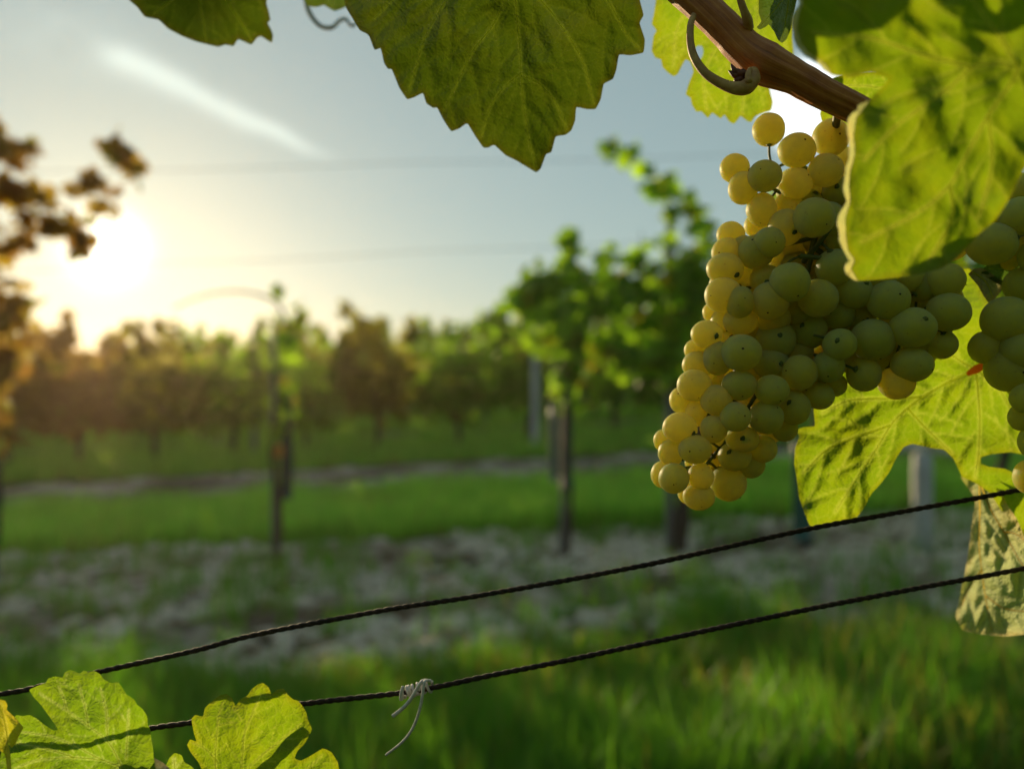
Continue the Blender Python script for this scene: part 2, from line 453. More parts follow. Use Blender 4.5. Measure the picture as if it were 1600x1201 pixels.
def make_leaf(label, outline, prim, Y0, mat, tilt=(0, 0), curv=0.0, holes=(), grid=4.0, quilt=0.0016, wave=0.004,
              curls=(), vw=3.2, vmat=None, under=None, gap=26, cat='vine leaf', petiole=None, pmat=None, fold=None, sub=True, seed=0, vrad=1.7, group=None, ll=120, sfac=0.6):
    random.seed(100 + seed)
    outline = [np.array(p, float) for p in outline]
    for (i0, i1, rpx, turn, sd) in curls:      # the blade ends where the lip begins
        O = np.array(outline[i0:i1]); T = np.gradient(O, axis=0); T /= np.linalg.norm(T, axis=1)[:, None]
        Nn = np.stack([-T[:, 1], T[:, 0]], 1) * sd
        for k in range(1, len(O) - 1): outline[i0 + k] = O[k] + Nn[k] * rpx * 0.95
    poly = chaikin(chaikin(outline, 0.10, 1), 0.25, 1)
    lo, hi = poly.min(0), poly.max(0); c = (lo + hi) / 2
    prim = [np.array(p, float) for p in prim]
    sec = side_veins(prim, poly, gap, ll=ll) if sub and prim else []
    gx = np.arange(lo[0], hi[0], grid); gy = np.arange(lo[1], hi[1], grid * 0.87)
    G = np.array([(x + (grid / 2 if j % 2 else 0) + random.uniform(-.5, .5), y + random.uniform(-.5, .5)) for j, y in enumerate(gy) for x in gx])
    G = G[pip(G, poly)]
    closed = np.vstack([poly, poly[:1]])
    G = G[polydist(G, closed) > grid * 0.45]
    hp = [chaikin(h, 0.2, 2) for h in holes]
    for h in hp:
        G = G[~pip(G, h)]; G = G[polydist(G, np.vstack([h, h[:1]])) > grid * 0.45]
    verts = [tuple(p) for p in poly]; edges = [(i, (i + 1) % len(poly)) for i in range(len(poly))]
    for h in hp:
        o = len(verts); verts += [tuple(p) for p in h]; edges += [(o + i, o + (i + 1) % len(h)) for i in range(len(h))]
    verts += [tuple(p) for p in G]
    vo, _, fo, *_ = delaunay_2d_cdt([Vector(v) for v in verts], edges, [], 1, 1e-5)
    P = np.array([tuple(v) for v in vo]); F = [tuple(f) for f in fo]
    cen = np.array([P[list(f)].mean(0) for f in F])
    keep = pip(cen, poly)
    for h in hp: keep &= ~pip(cen, h)
    F = [f for f, k in zip(F, keep) if k]
    prs = [catmull(p, 5) for p in prim]
    def fields(P):
        dp = np.full(len(P), 1e3); ds = np.full(len(P), 1e3)
        for s in prs: dp = np.minimum(dp, polydist(P, s))
        for s in sec: ds = np.minimum(ds, polydist(P, s))
        return dp, ds
    def depth(P, f=None):
        dp, ds = fields(P) if f is None else f
        x = (P[:, 0] - c[0]) / 100; y = (P[:, 1] - c[1]) / 100
        d = Y0 + tilt[0] * x + tilt[1] * y + curv * (x * x + y * y)
        dd = np.minimum(dp * 1.0, ds * 1.15)
        d = d - quilt * (1 - np.exp(-(dd / 11.0) ** 1.6)) + quilt * 0.5
        wv = np.array([noise.noise(Vector((p[0] / 70, p[1] / 70, seed * 3.1))) + 0.10 * noise.noise(Vector((p[0] / 24, p[1] / 24, seed * 1.7))) for p in P])
        d = d + wave * wv
        if fold is not None: d = d + fold(P)
        return d
    dp, ds = fields(P); dep = depth(P, (dp, ds))
    V = [at(p[0], p[1], y) for p, y in zip(P, dep)]
    vein = np.maximum(np.exp(-(dp / vw) ** 2), sfac * np.exp(-(ds / (vw * 0.5)) ** 2))
    rim = np.exp(-(polydist(P, closed) / 7.0) ** 2)
    luv = np.stack([P[:, 0] / 400 + seed * 1.37, P[:, 1] / 400 + seed * 0.71, np.zeros(len(P))], 1)
    midx = [0] * len(F)
    # rolled margins
    for (i0, i1, rpx, turn, sd) in curls:
        pts = np.array(outline[i0:i1], float); S = catmull(pts, 5)
        T = np.gradient(S, axis=0); T /= np.linalg.norm(T, axis=1)[:, None]
        Nn = np.stack([-T[:, 1], T[:, 0]], 1) * sd
        dS = depth(S); K = 12; o = len(V)
        for i in range(len(S)):
            e = min(1, min(i, len(S) - 1 - i) / 4 + 0.15)
            r = rpx * e * (0.9 + 0.5 * noise.noise(Vector((i * 0.21, seed, 2.2))) + 0.15 * noise.noise(Vector((i * 0.9, seed, 5.2))))
            for k in range(K):
                th = R(turn) * k / (K - 1)
                q = S[i] + Nn[i] * (1.0 - r * math.sin(th))
                yy = dS[i] - r * (1 - math.cos(th)) * 1.3 * Y0 / FPX
                V.append(at(q[0], q[1], yy))
        for i in range(len(S) - 1):
            for k in range(K - 1):
                a = o + i * K + k; F.append((a, a + 1, a + K + 1, a + K)); midx.append(1)
        n_ = len(S) * K
        vein = np.concatenate([vein, np.zeros(n_)]); rim = np.concatenate([rim, np.zeros(n_)])
        luv = np.vstack([luv, [(i // K * 0.02 + seed, (i % K) * 0.012, 0) for i in range(n_)]])
    org = at(c[0], c[1], Y0)
    lf = empty('vine_leaf', org, label, cat, group)
    b = mesh_np('blade', V, F, [mat, under or m_leaf_under], lf, org, True, midx)
    fattr(b.data, 'vein', vein); fattr(b.data, 'rim', rim); fattr(b.data, 'luv', luv, 'FLOAT_VECTOR')
    if prs:
        mb = MB()
        for s in prs:
            inside = pip(s, poly)
            s = s[inside] if inside.sum() > 3 else s
            for h in hp: s = s[~pip(s, h)]
            dd = depth(s); tt = np.linspace(1, 0.3, len(s))
            T_ = np.gradient(s, axis=0); T_ /= np.linalg.norm(T_, axis=1)[:, None] + 1e-9
            N_ = np.stack([-T_[:, 1], T_[:, 0]], 1); RV, RF = [], []
            for i in range(len(s)):     # a raised rib lying on the blade
                w_ = vrad * tt[i]
                for u_, h_ in ((-1, -.05), (-.6, .65), (0, 1), (.6, .65), (1, -.05)):
                    q_ = s[i] + N_[i] * u_ * w_
                    RV.append(at(q_[0], q_[1], dd[i] - (h_ * w_ + 0.4) * Y0 / FPX))
            for i in range(len(s) - 1):
                for k in range(4):
                    a_ = i * 5 + k; RF.append((a_, a_ + 1, a_ + 6, a_ + 5))
            mb.add(RV, RF)
        mb.build('vein', vmat or m_vein, lf, org)
    if petiole:
        mb = MB(); pts = catmull([at(*p[:3]) for p in petiole], 6)
        rr = np.interp(np.linspace(0, 1, len(pts)), np.linspace(0, 1, len(petiole)), [p[3] * p[2] / FPX for p in petiole])
        mb.tube(pts, rr, 10); mb.build('petiole', pmat or m_red, lf, org)
    return lf

# top middle leaf, tip pointing down
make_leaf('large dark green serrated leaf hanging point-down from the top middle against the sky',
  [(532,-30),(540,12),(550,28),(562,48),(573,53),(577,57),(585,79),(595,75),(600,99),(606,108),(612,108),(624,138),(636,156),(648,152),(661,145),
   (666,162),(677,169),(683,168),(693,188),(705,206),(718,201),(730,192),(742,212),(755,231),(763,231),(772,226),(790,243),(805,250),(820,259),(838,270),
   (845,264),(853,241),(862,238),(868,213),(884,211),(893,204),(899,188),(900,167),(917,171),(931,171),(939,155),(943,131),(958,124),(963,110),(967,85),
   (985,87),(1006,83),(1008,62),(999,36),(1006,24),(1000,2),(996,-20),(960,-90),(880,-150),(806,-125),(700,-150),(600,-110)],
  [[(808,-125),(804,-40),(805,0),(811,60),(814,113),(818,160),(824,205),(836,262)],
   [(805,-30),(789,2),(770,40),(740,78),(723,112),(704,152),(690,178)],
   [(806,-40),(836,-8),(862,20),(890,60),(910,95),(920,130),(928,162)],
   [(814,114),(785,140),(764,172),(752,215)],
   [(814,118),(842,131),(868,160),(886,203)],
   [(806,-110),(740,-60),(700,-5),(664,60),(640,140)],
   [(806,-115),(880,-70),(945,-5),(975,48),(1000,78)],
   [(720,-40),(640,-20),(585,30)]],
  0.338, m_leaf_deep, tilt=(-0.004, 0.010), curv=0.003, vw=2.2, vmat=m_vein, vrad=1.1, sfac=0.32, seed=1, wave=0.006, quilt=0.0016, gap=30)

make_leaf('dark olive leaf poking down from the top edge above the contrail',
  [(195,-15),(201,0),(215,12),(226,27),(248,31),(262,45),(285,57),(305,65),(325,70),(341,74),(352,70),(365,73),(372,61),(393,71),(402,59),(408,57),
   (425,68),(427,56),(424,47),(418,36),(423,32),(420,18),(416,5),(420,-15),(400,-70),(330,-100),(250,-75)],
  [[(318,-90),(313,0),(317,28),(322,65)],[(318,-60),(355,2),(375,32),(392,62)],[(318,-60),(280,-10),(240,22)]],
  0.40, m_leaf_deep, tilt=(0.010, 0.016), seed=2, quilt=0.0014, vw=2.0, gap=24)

make_leaf('dark ragged leaf tip at the top edge between two larger leaves',
  [(470,-20),(474,0),(480,9),(492,12),(502,10),(506,8),(515,14),(523,18),(535,14),(545,8),(560,-20),(520,-50)],
  [[(515,-40),(520,10)]], 0.43, m_leaf_dark, tilt=(0, 0.01), seed=3)

make_leaf('bright yellow-green serrated leaf with a hole, behind the brown cane',
  [(1026,-8),(1022,20),(1018,38),(1026,48),(1021,56),(1018,80),(1024,91),(1033,93),(1035,105),(1044,114),(1053,120),(1059,116),(1066,102),(1071,93),(1078,96),(1084,112),
   (1076,131),(1071,148),(1079,153),(1081,164),(1088,175),(1096,174),(1106,185),(1113,176),(1126,186),(1132,179),(1139,190),(1147,194),(1153,187),(1157,181),
   (1168,190),(1174,191),(1180,182),(1192,177),(1205,173),(1208,160),(1203,142),(1201,130),(1222,104),(1242,104),(1238,60),(1245,-20),(1180,-70),(1100,-70),(1045,-40)],
  [[(1190,-50),(1150,20),(1110,90),(1100,130),(1105,175)],[(1190,-50),(1100,-10),(1060,40),(1052,105)],[(1190,-50),(1180,60),(1165,120),(1160,180)],
   [(1190,-50),(1215,20),(1232,90)]],
  0.400, m_leaf_lit, tilt=(0.008, -0.006), holes=[[(1085,76),(1091,71),(1098,73),(1099,84),(1095,93),(1090,96),(1086,88)]], seed=4, vw=1.8, quilt=0.0010, vrad=1.0)

make_leaf('pale green leaf showing between the cane and the big curled leaf',
  [(1288,150),(1300,122),(1322,115),(1420,108),(1440,200),(1345,222),(1312,205),(1298,192),(1284,190),(1281,178)],
  [[(1430,150),(1360,135),(1310,135)]], 0.36, m_leaf_lit, seed=5, vw=1.6, quilt=0.001, vrad=1.0)

make_leaf('small dark crumpled leaf beside the top of the cane',
  [(1186,-15),(1185,20),(1190,34),(1182,43),(1187,47),(1197,42),(1201,38),(1210,50),(1215,62),(1222,68),(1229,62),(1236,45),(1241,20),(1248,-15),(1215,-40)],
  [[(1235,-20),(1215,10),(1187,42)],[(1235,-20),(1228,30),(1222,62)]], 0.325, m_leaf_dark, tilt=(0.02, 0.004), seed=6, wave=0.012, quilt=0.002, grid=3)

# big near leaf on the right, margins rolled towards the camera
GO = [(1262,-60),(1248,-25),(1246,0),(1240,20),(1236,45),(1243,72),(1258,90),(1285,108),(1300,118),(1330,122),(1360,113),(1390,122),(1375,140),(1357,158),(1340,166),(1328,180),
      (1323,210),(1325,240),(1318,265),(1316,290),(1318,315),(1310,340),(1311,370),(1315,395),(1325,408),(1319,420),(1325,432),(1340,439),(1370,437),(1400,434),(1440,428),
      (1470,420),(1490,408),(1510,388),(1530,365),(1555,345),(1575,315),(1590,285),(1602,262),(1625,240),(1660,150),(1650,20),(1600,-80),(1450,-110),(1330,-100)]
make_leaf('big blotchy yellow-green leaf with rolled pale margins, nearest at the upper right',
  GO, [[(1592,105),(1555,100),(1520,106),(1480,140),(1430,175),(1395,202),(1350,250)],
       [(1592,108),(1580,130),(1545,180),(1520,225),(1500,262),(1482,292),(1430,335),(1345,378)],
       [(1592,105),(1560,55),(1520,0),(1490,-60)],
       [(1520,106),(1440,85),(1360,60),(1270,50)],
       [(1484,290),(1488,340),(1450,410)],
       [(1545,182),(1550,260),(1530,340)]],
  0.228, m_leaf_near, tilt=(-0.006, 0.006), curv=0.0, curls=[(1, 9, 9, 118, -1), (13, 28, 11, 120, -1)], under=m_lip, seed=7, vw=3.2, wave=0.005, quilt=0.0007, gap=34, vrad=2.0,
  petiole=[(1592,106,0.228,4),(1604,96,0.234,4),(1630,80,0.25,4)])

# leaf behind the lower right of the bunch
make_leaf('glowing yellow-green lobed leaf with a red petiole behind the lower right grapes',
  [(1440,450),(1480,428),(1515,418),(1530,445),(1537,462),(1549,476),(1546,500),(1556,518),(1620,515),(1660,600),(1660,700),(1612,713),(1580,706),(1550,709),(1533,714),
   (1532,724),(1545,729),(1570,732),(1592,742),(1600,752),(1622,758),(1640,840),(1600,842),(1578,815),(1560,790),(1545,768),(1520,752),(1503,745),(1490,716),(1475,702),(1455,700),(1425,693),(1412,698),
   (1400,716),(1390,737),(1375,757),(1362,770),(1351,792),(1340,807),(1326,814),(1298,820),(1267,826),(1255,796),(1248,776),(1245,748),(1241,725),(1242,700),(1249,682),
   (1244,671),(1256,667),(1274,666),(1271,640),(1276,610),(1290,570),(1300,500),(1295,430),(1335,365),(1375,320),(1430,330),(1470,380)],  # hidden upper-left lobe added to shade the second bunch
  [[(1525,578),(1480,598),(1445,618),(1420,636),(1395,660),(1370,700),(1340,745),(1305,800)],
   [(1392,664),(1345,680),(1295,700),(1255,738)],
   [(1525,578),(1529,620),(1531,660),(1529,705),(1524,745)],
   [(1525,578),(1495,560),(1470,535),(1420,470),(1370,380)],
   [(1525,578),(1556,602),(1580,640),(1610,690)],
   [(1418,638),(1450,672),(1488,708)],
   [(1440,620),(1400,622),(1330,625),(1285,645)]],
  0.372, m_leaf_lit, tilt=(0.006, -0.006), curv=0.002, seed=8, vw=3.0, wave=0.012, quilt=0.0030, vmat=m_vein, gap=22, vrad=2.2, ll=90,
  petiole=[(1512,584,0.372,3.5),(1525,577,0.369,6.5),(1545,566,0.366,5.5),(1580,545,0.372,4.5)])

make_leaf('pale folded leaf underside hanging behind both wires at the right edge',
  [(1500,744),(1512,747),(1524,744),(1534,743),(1528,750),(1540,757),(1562,764),(1575,790),(1590,812),(1602,842),(1660,850),(1660,960),(1612,990),(1570,994),(1530,990),(1503,984),
   (1492,962),(1499,940),(1503,915),(1510,882),(1515,850),(1518,820),(1524,785),(1520,772),(1508,756)],
  [[(1530,752),(1531,800),(1530,850),(1534,890),(1541,940),(1550,985)],
   [(1530,752),(1548,795),(1565,825),(1582,855),(1602,888),(1640,930)],
   [(1534,890),(1515,915),(1503,945)],[(1568,830),(1590,835),(1620,860)],[(1540,930),(1570,950),(1610,955)]],
  0.372, m_leaf_under, tilt=(-0.050, 0.004), seed=9, vw=2.2, wave=0.010, quilt=0.0050, gap=15, ll=70, grid=3.2, vmat=m_vein_gold, vrad=1.5,
  fold=lambda P: 0.0035 * np.sin(P[:, 0] / 5.0) * np.exp(-np.maximum(P[:, 1] - 745, 0) / 30))

make_leaf('dull blue-green leaf at the right edge behind the second bunch',
  [(1530,425),(1545,412),(1570,402),(1600,386),(1650,372),(1650,490),(1600,470),(1575,452),(1552,440)],
  [[(1650,400),(1600,418),(1545,420)]], 0.35, m_leaf_dark, tilt=(0.01, 0.0), seed=10, vw=2)
make_leaf('silvery crumpled leaf edge beside the second bunch',
  [(1512,428),(1522,420),(1534,418),(1550,428),(1570,444),(1562,458),(1552,470),(1546,475),(1537,463),(1528,446)],
  [[(1520,425),(1540,440),(1552,465)]], 0.345, m_leaf_silver, tilt=(0.02, 0.0), seed=11, wave=0.008, quilt=0.004, grid=2.5, gap=10, ll=30)

# lower left young leaves
make_leaf('fresh green lobed leaf at the lower left corner, in front of both wires',
  [(25,1116),(35,1118),(46,1116),(58,1122),(70,1132),(84,1141),(91,1139),(80,1123),(65,1102),(52,1088),(45,1077),(58,1071),(72,1066),(75,1059),(86,1056),(98,1058),(101,1050),(109,1046),
   (117,1048),(124,1052),(131,1046),(138,1050),(147,1047),(156,1052),(162,1061),(175,1067),(184,1064),(191,1073),(197,1084),(210,1092),(214,1100),(223,1107),(230,1118),(231,1131),(235,1140),
   (236,1152),(239,1168),(240,1182),(250,1240),(180,1270),(-20,1270),(5,1160),(15,1135)],
  [[(190,1196),(170,1160),(140,1135),(105,1110),(62,1083)],[(168,1158),(167,1130),(165,1105),(157,1075)],[(138,1133),(133,1105),(123,1068)],[(104,1109),(100,1092),(92,1072)],
   [(197,1185),(199,1150),(201,1108)],[(190,1198),(150,1182),(118,1165),(80,1150),(35,1143)],[(162,1187),(115,1183),(60,1187),(15,1203)],[(117,1183),(75,1170),(25,1160)],[(190,1200),(130,1215),(70,1250)]],
  0.287, m_leaf_young, tilt=(-0.004, -0.004), curv=0.002, seed=12, vw=1.6, quilt=0.0014, gap=22, ll=50, wave=0.005, grid=3.2, vrad=1.0,
  petiole=[(190,1197,0.288,2.5),(205,1230,0.290,2.5),(215,1280,0.295,2.5)], pmat=m_vein)
make_leaf('yellow-green rounded leaf with a dark shadow stripe, right of the corner leaf',
  [(300,1130),(299,1122),(305,1116),(317,1119),(320,1105),(334,1092),(345,1085),(354,1083),(363,1090),(368,1103),(376,1091),(387,1086),(392,1077),(402,1069),(411,1066),(420,1073),(424,1084),
   (433,1077),(443,1075),(450,1085),(458,1092),(466,1094),(474,1104),(479,1113),(481,1124),(488,1138),(482,1151),(475,1163),(465,1172),(460,1184),(470,1188),(485,1180),(505,1168),(518,1174),
   (528,1190),(531,1208),(525,1260),(330,1270),(322,1215),(310,1190),(298,1175),(292,1163),(297,1154),(307,1158),(303,1145)],
  [[(370,1262),(348,1230),(337,1200),(338,1160),(342,1120),(348,1098)],[(372,1262),(376,1220),(392,1195),(430,1163),(470,1130)],[(374,1255),(378,1200),(380,1165),(384,1140),(408,1085)],
   [(342,1133),(365,1127)],[(375,1260),(430,1225),(470,1208),(505,1178)],[(340,1190),(322,1170),(302,1160)]],
  0.290, m_leaf_lit, tilt=(-0.003, -0.003), curv=0.002, seed=13, vw=1.5, quilt=0.0010, gap=24, ll=45, wave=0.004, grid=3.2, vrad=1.0,
  petiole=[(300,1290,0.300,8.0),(345,1210,0.303,8.0),(388,1168,0.304,8.0),(430,1135,0.304,8.0),(464,1106,0.304,6.0)], pmat=m_vein)  # hidden stem put behind the blade to cast its shadow stripe
make_leaf('golden curled sliver of leaf on the left frame edge',
  [(-30,1092),(0,1092),(8,1094),(12,1101),(10,1108),(18,1115),(28,1125),(37,1136),(30,1148),(24,1162),(17,1168),(13,1158),(17,1185),(18,1204),(11,1204),(8,1175),(-30,1165)],
  [[(0,1100),(10,1140),(15,1200)]], 0.285, m_leaf_gold, tilt=(0.03, 0), seed=14, wave=0.010, quilt=0.003, grid=2.6)
make_leaf('silvery green curled leaf back at the bottom edge between the two young leaves',
  [(184,1191),(194,1182),(205,1176),(220,1177),(236,1181),(254,1190),(270,1204),(255,1240),(200,1240)],
  [[(190,1192),(225,1195),(265,1215)]], 0.280, m_leaf_silver, tilt=(0.0, -0.02), seed=15, wave=0.006, quilt=0.003, grid=2.6, gap=10, ll=30)
make_leaf('tiny green lobe with a scalloped rim at the bottom edge',
  [(252,1215),(259,1196),(264,1184),(273,1175),(284,1179),(288,1190),(299,1196),(310,1208),(300,1240),(260,1240)],
  [[(275,1235),(272,1185)]], 0.316, m_leaf_young, seed=16, grid=2.6)

# ------------------------------------------------------------------ cane with its stubs
def cane():
    org = at(1190, 95, 0.315)
    o = empty('vine_cane', org, 'thick reddish-brown woody cane crossing the upper right above the grapes', 'cane')
    pts = [(1000,-85,0.330),(1040,-40,0.325),(1086,0,0.320),(1130,42,0.317),(1165,78,0.315),(1196,100,0.314),(1240,120,0.313),(1290,148,0.313),(1340,172,0.316),(1400,205,0.32),(1470,250,0.33)]
    S = catmull([at(*p) for p in pts], 10); n = len(S)
    rp = np.interp(np.linspace(0, 1, n), np.linspace(0, 1, len(pts)), [26, 26, 26, 26, 27, 32, 25, 23, 22, 22, 21])
    r = rp * 0.316 / FPX * (1 + 0.03 * np.array([noise.noise(Vector((i * .35, 1, 1))) for i in range(n)]))
    V, F, U = tube(S, r, 48)
    # ribs running along the shoot
    V = [np.array(v) for v in V]
    for i in range(n):
        for k in range(48):
            idx = i * 48 + k
            a = 2 * math.pi * k / 48
            amp = 0.00022 * math.sin(a * 11 + 0.2 * math.sin(i * .2)) + 0.0003 * noise.noise(Vector((math.cos(a) * 3, math.sin(a) * 3, i * 0.06)))
            V[idx] = S[i] + (V[idx] - S[i]) * (1 + amp / r[i])
    b = mesh_np('bark', V, F, m_cane, o, org); fattr(b.data, 'tuv', U, 'FLOAT_VECTOR')
    # looping peduncle under the cane
    mb = MB()
    pp = [(1084,24,0.312,4.5),(1079,40,0.309,5.5),(1079,68,0.307,6),(1086,92,0.306,6.5),(1103,115,0.305,7),(1128,131,0.304,8),(1150,138,0.303,10),(1166,136,0.303,12),(1176,124,0.305,12),(1176,112,0.308,9)]
    T = catmull([at(*p[:3]) for p in pp], 8)
    mb.tube(T, np.interp(np.linspace(0, 1, len(T)), np.linspace(0, 1, len(pp)), [p[3] * 0.305 / FPX for p in pp]), 16)
    mb.build('peduncle', m_peduncle, o, org)
    mb = MB()
    pp = [(1150,-30,0.305,5),(1157,0,0.305,5.5),(1163,18,0.306,6),(1168,32,0.308,8),(1170,44,0.311,8)]
    T = catmull([at(*p[:3]) for p in pp], 6)
    mb.tube(T, np.interp(np.linspace(0, 1, len(T)), np.linspace(0, 1, len(pp)), [p[3] * 0.305 / FPX for p in pp]), 12)
    mb.build('side_shoot', m_peduncle, o, org)
    # dark bud in the node, scales as overlapping lobes
    mb = MB()
    for (x, y, x2, y2, w) in ((1158,120,1142,100,6),(1160,122,1138,110,5),(1160,124,1147,124,7),(1163,118,1150,108,8)):
        T = catmull([at(x, y, 0.306), at((x + x2) / 2 - 1, (y + y2) / 2 + 2, 0.304), at(x2, y2, 0.305)], 5)
        mb.tube(T, np.array([1, 1.1, 1.15, 1.1, 1, .9, .8, .65, .5, .35, .12]) * w * 0.305 / FPX, 8)
    mb.build('bud', m_bud, o, org)
    # small knob where the peduncle leaves the node
    mb = MB()
    T = catmull([at(1170, 128, 0.300), at(1169, 116, 0.301), at(1172, 108, 0.304)], 5)
    mb.tube(T, np.linspace(6, 3.5, len(T)) * 0.3 / FPX, 10)
    mb.build('node_scar', m_peduncle, o, org)
cane()

# ------------------------------------------------------------------ grape bunches
def berry_mesh(name, c, rx, rz, ry, pole, parent, org, scar=True):
    nu, nv = 36, 24
    V, F, mi = [], [], []
    z = Vector(pole).normalized(); q = z.to_track_quat('Z', 'Y').to_matrix()
    rs = random.random() * 10
    for j in range(nv + 1):
        th = math.pi * j / nv
        for i in range(nu):
            ph = 2 * math.pi * i / nu
            p = Vector((math.sin(th) * math.cos(ph), math.sin(th) * math.sin(ph), math.cos(th)))
            r = 1 - 0.035 * math.exp(-((math.pi - th) / 0.28) ** 2) - 0.02 * math.exp(-(th / 0.20) ** 2) + 0.03 * math.exp(-(th / 0.075) ** 2)
            r *= 1 + 0.028 * noise.noise(p * 1.6 + Vector((rs, 0, 0)))
            w = q @ (p * r)
            V.append((w.x * rx, w.y * ry, w.z * rz))
    for j in range(nv):
        for i in range(nu):
            a = j * nu + i; b = j * nu + (i + 1) % nu
            F.append((a, a + nu, b + nu, b)); mi.append(0)
    o = mesh_np(name, np.array(V) + np.array(c), F, [m_berry, m_scar], parent, c, True, mi)
    if scar:   # stylar scar: a small dry disc at the pole
        rr = random.uniform(0.035, 0.062); K = 10
        VV, FF = [], []
        for ring, (ra, h) in enumerate(((1.0, 0.006), (0.75, 0.022), (0.3, 0.030))):
            for k in range(K):
                a = 2 * math.pi * k / K
                t = ra * rr * (1 + 0.3 * noise.noise(Vector((math.cos(a) * 2, math.sin(a) * 2, rs))))
                p = Vector((t * math.cos(a), t * math.sin(a), math.sqrt(max(0, 1 - t * t)) + h)); w = q @ p
                VV.append((w.x * rx + c[0], w.y * ry + c[1], w.z * rz + c[2]))
        for g in range(2):
            for k in range(K):
                a = g * K + k; b = g * K + (k + 1) % K; FF.append((a, b, b + K, a + K))
        FF.append(tuple(range(2 * K, 3 * K)))
        s = mesh_np('stylar_scar', VV, FF, m_scar, None, c)
        s.parent = o; s.location = (0, 0, 0)
    return o
YB = 0.318; LAY = 0.0050
# cx, cy, rx, ry, layer (0 nearest), stylar dot offset as a fraction of the radius, or None when the pole faces away
B1 = [(1201,203,25,26,4,None),(1245,235,29,27,2,(.12,-.34)),(1298,215,28,29,3.2,(.1,.1)),(1290,266,27,26,1.6,(.45,-.42)),(1244,287,25.5,25,2.4,(.45,-.32)),
 (1195,275,26.5,25,1.5,(-.5,-.2)),(1148,263,23,23,4,None),(1161,294,23,26,3.2,None),(1190,327,23.5,26,3,(-.2,.9)),(1233,324,25,25,3.6,None),(1262,320,24,24,3.5,None),
 (1272,340,32,31,0.3,(.3,.5)),(1293,342,27,27,1.8,(.75,-.2)),(1227,356,27,29,2.0,None),(1202,379,24.5,24.5,.8,(.12,.15)),(1183,352,20,20,4.6,None),(1142,367,22,21,4.2,None),
 (1136,395,24,24,3.4,(-.7,.1)),(1162,390,21,22,3.2,None),(1181,394,27,27,1.8,(-.4,-.6)),(1133,420,29,25,2.4,None),(1130,461,29,28,1.8,(-.8,.1)),(1156,472,22.5,25,.9,(.05,-.15)),
 (1203,470,30,30,.7,(-.32,.68)),(1234,441,31,31,-.3,(.2,.75)),(1197,436,25,23,2.4,None),(1171,430,20,22,3.6,None),(1304,418,29,29,1.2,None),(1278,466,31,30,1.0,(.5,.8)),
 (1334,456,29,27,1.6,None),(1247,487,24,23,2.6,None),(1208,497,27,24,2.2,(0,.85)),(1157,502,27,22,2.0,(-.1,-.5)),(1127,503,17,21,3.2,None),(1114,488,16,17,4.0,None),
 (1104,522,24.5,22,1.6,None),(1158,551,32,29,0,(-.18,-.18)),(1122,560,23,27,1.2,(-.5,.3)),(1136,532,18,18,3.2,None),(1212,531,31,31,2.6,None),(1262,517,30,29,3.0,None),
 (1204,567,28,26,2.4,None),(1312,538,26,25,.3,None),(1294,573,25,25,1.1,(-.3,.6)),(1249,582,27.5,28,1.2,(-.9,-.1)),(1087,547,18,18,3.2,None),(1090,570,24,22,2.6,None),
 (1085,602,27.5,25,1.4,(.1,.75)),(1064,625,18,21,2.8,(-.4,-.5)),(1062,668,27,24,1.2,None),(1037,688,16,18,3.0,None),(1049,707,21,21,2.0,None),(1086,702,26,23,.4,(-.5,.05)),
 (1053,747,24,24,.6,(-.2,.3)),(1035,741,18,21,2.2,None),(1095,744,20.5,21,1.0,(.3,.85)),(1092,776,25,21,1.4,(0,.6)),(1076,770,17,18,3.2,None),(1138,754,28,29,3.6,(.55,.75)),
 (1119,625,25,24,.6,(.25,.55)),(1115,670,21.5,22,.5,(-.3,.5)),(1089,645,18,21,1.9,None),(1149,651,24,23.5,-.3,(.35,-.1)),(1155,602,27,24,.4,(0,.7)),(1206,609,26.5,24,.2,(.3,.7)),
 (1197,652,27,26,.7,(.45,-.6)),(1160,686,26,21,1.4,None),(1148,713,26,23,2.2,None),(1190,701,24,22,2.8,None),(1172,726,23,21,3.4,None),(1226,670,20,20,2.8,None),
 (1241,637,25,27,1.7,None),(1281,619,22,21,2.0,(.5,.4)),(1303,601,20,19,3.0,None),(1388,469,33,31,.9,(.1,-.2)),(1426,512,35,32,.1,None),(1363,531,34,33,1.0,(.2,.9)),
 (1425,570,32,27,.6,(.65,.3)),(1350,585,26,27,1.6,None),(1401,598,28,26,1.6,(.3,.85)),(1481,488,34,30,1.5,(1.0,.2)),(1474,438,33,28,2.2,(.85,.3)),(1471,538,24,23,2.4,None),
 (1438,445,27,27,3.0,None),(1310,492,25,24,2.6,None),(1308,298,22,22,2.8,None),(1310,374,18,22,2.6,None),(1121,597,14,15,4.6,None),(1181,622,16,16,4.6,None),
 (1113,716,14,15,4.6,None),(1325,300,22,24,3.4,None),(1268,372,20,20,4.6,None),(1412,432,30,26,2.6,None),(1370,432,30,26,2.0,None),(1247,552,24,24,3.4,None)]
FILL = [(1340,497,28,28,3.4),(1290,430,24,24,4.6),(1320,345,26,26,3.6),(1180,520,24,24,4.2),(1225,470,26,26,4.4),(1170,580,24,24,4.0),(1230,605,24,24,4.0),(1150,640,22,22,4.4),  # hidden berries added to darken the core of the bunch
        (1190,660,22,22,4.2),(1300,520,26,26,4.4),(1390,520,28,28,3.6),(1330,560,24,24,4.0),(1385,560,26,26,3.8),(1440,540,24,24,3.6),(1340,390,28,28,3.4),(1340,330,24,24,3.8),
        (1130,445,22,22,4.8),(1165,450,22,22,4.6),(1240,410,22,22,5.2),(1270,590,20,20,4.0),(1215,395,20,20,5.6),(1120,690,16,16,3.8),(1345,280,24,24,3.8)]
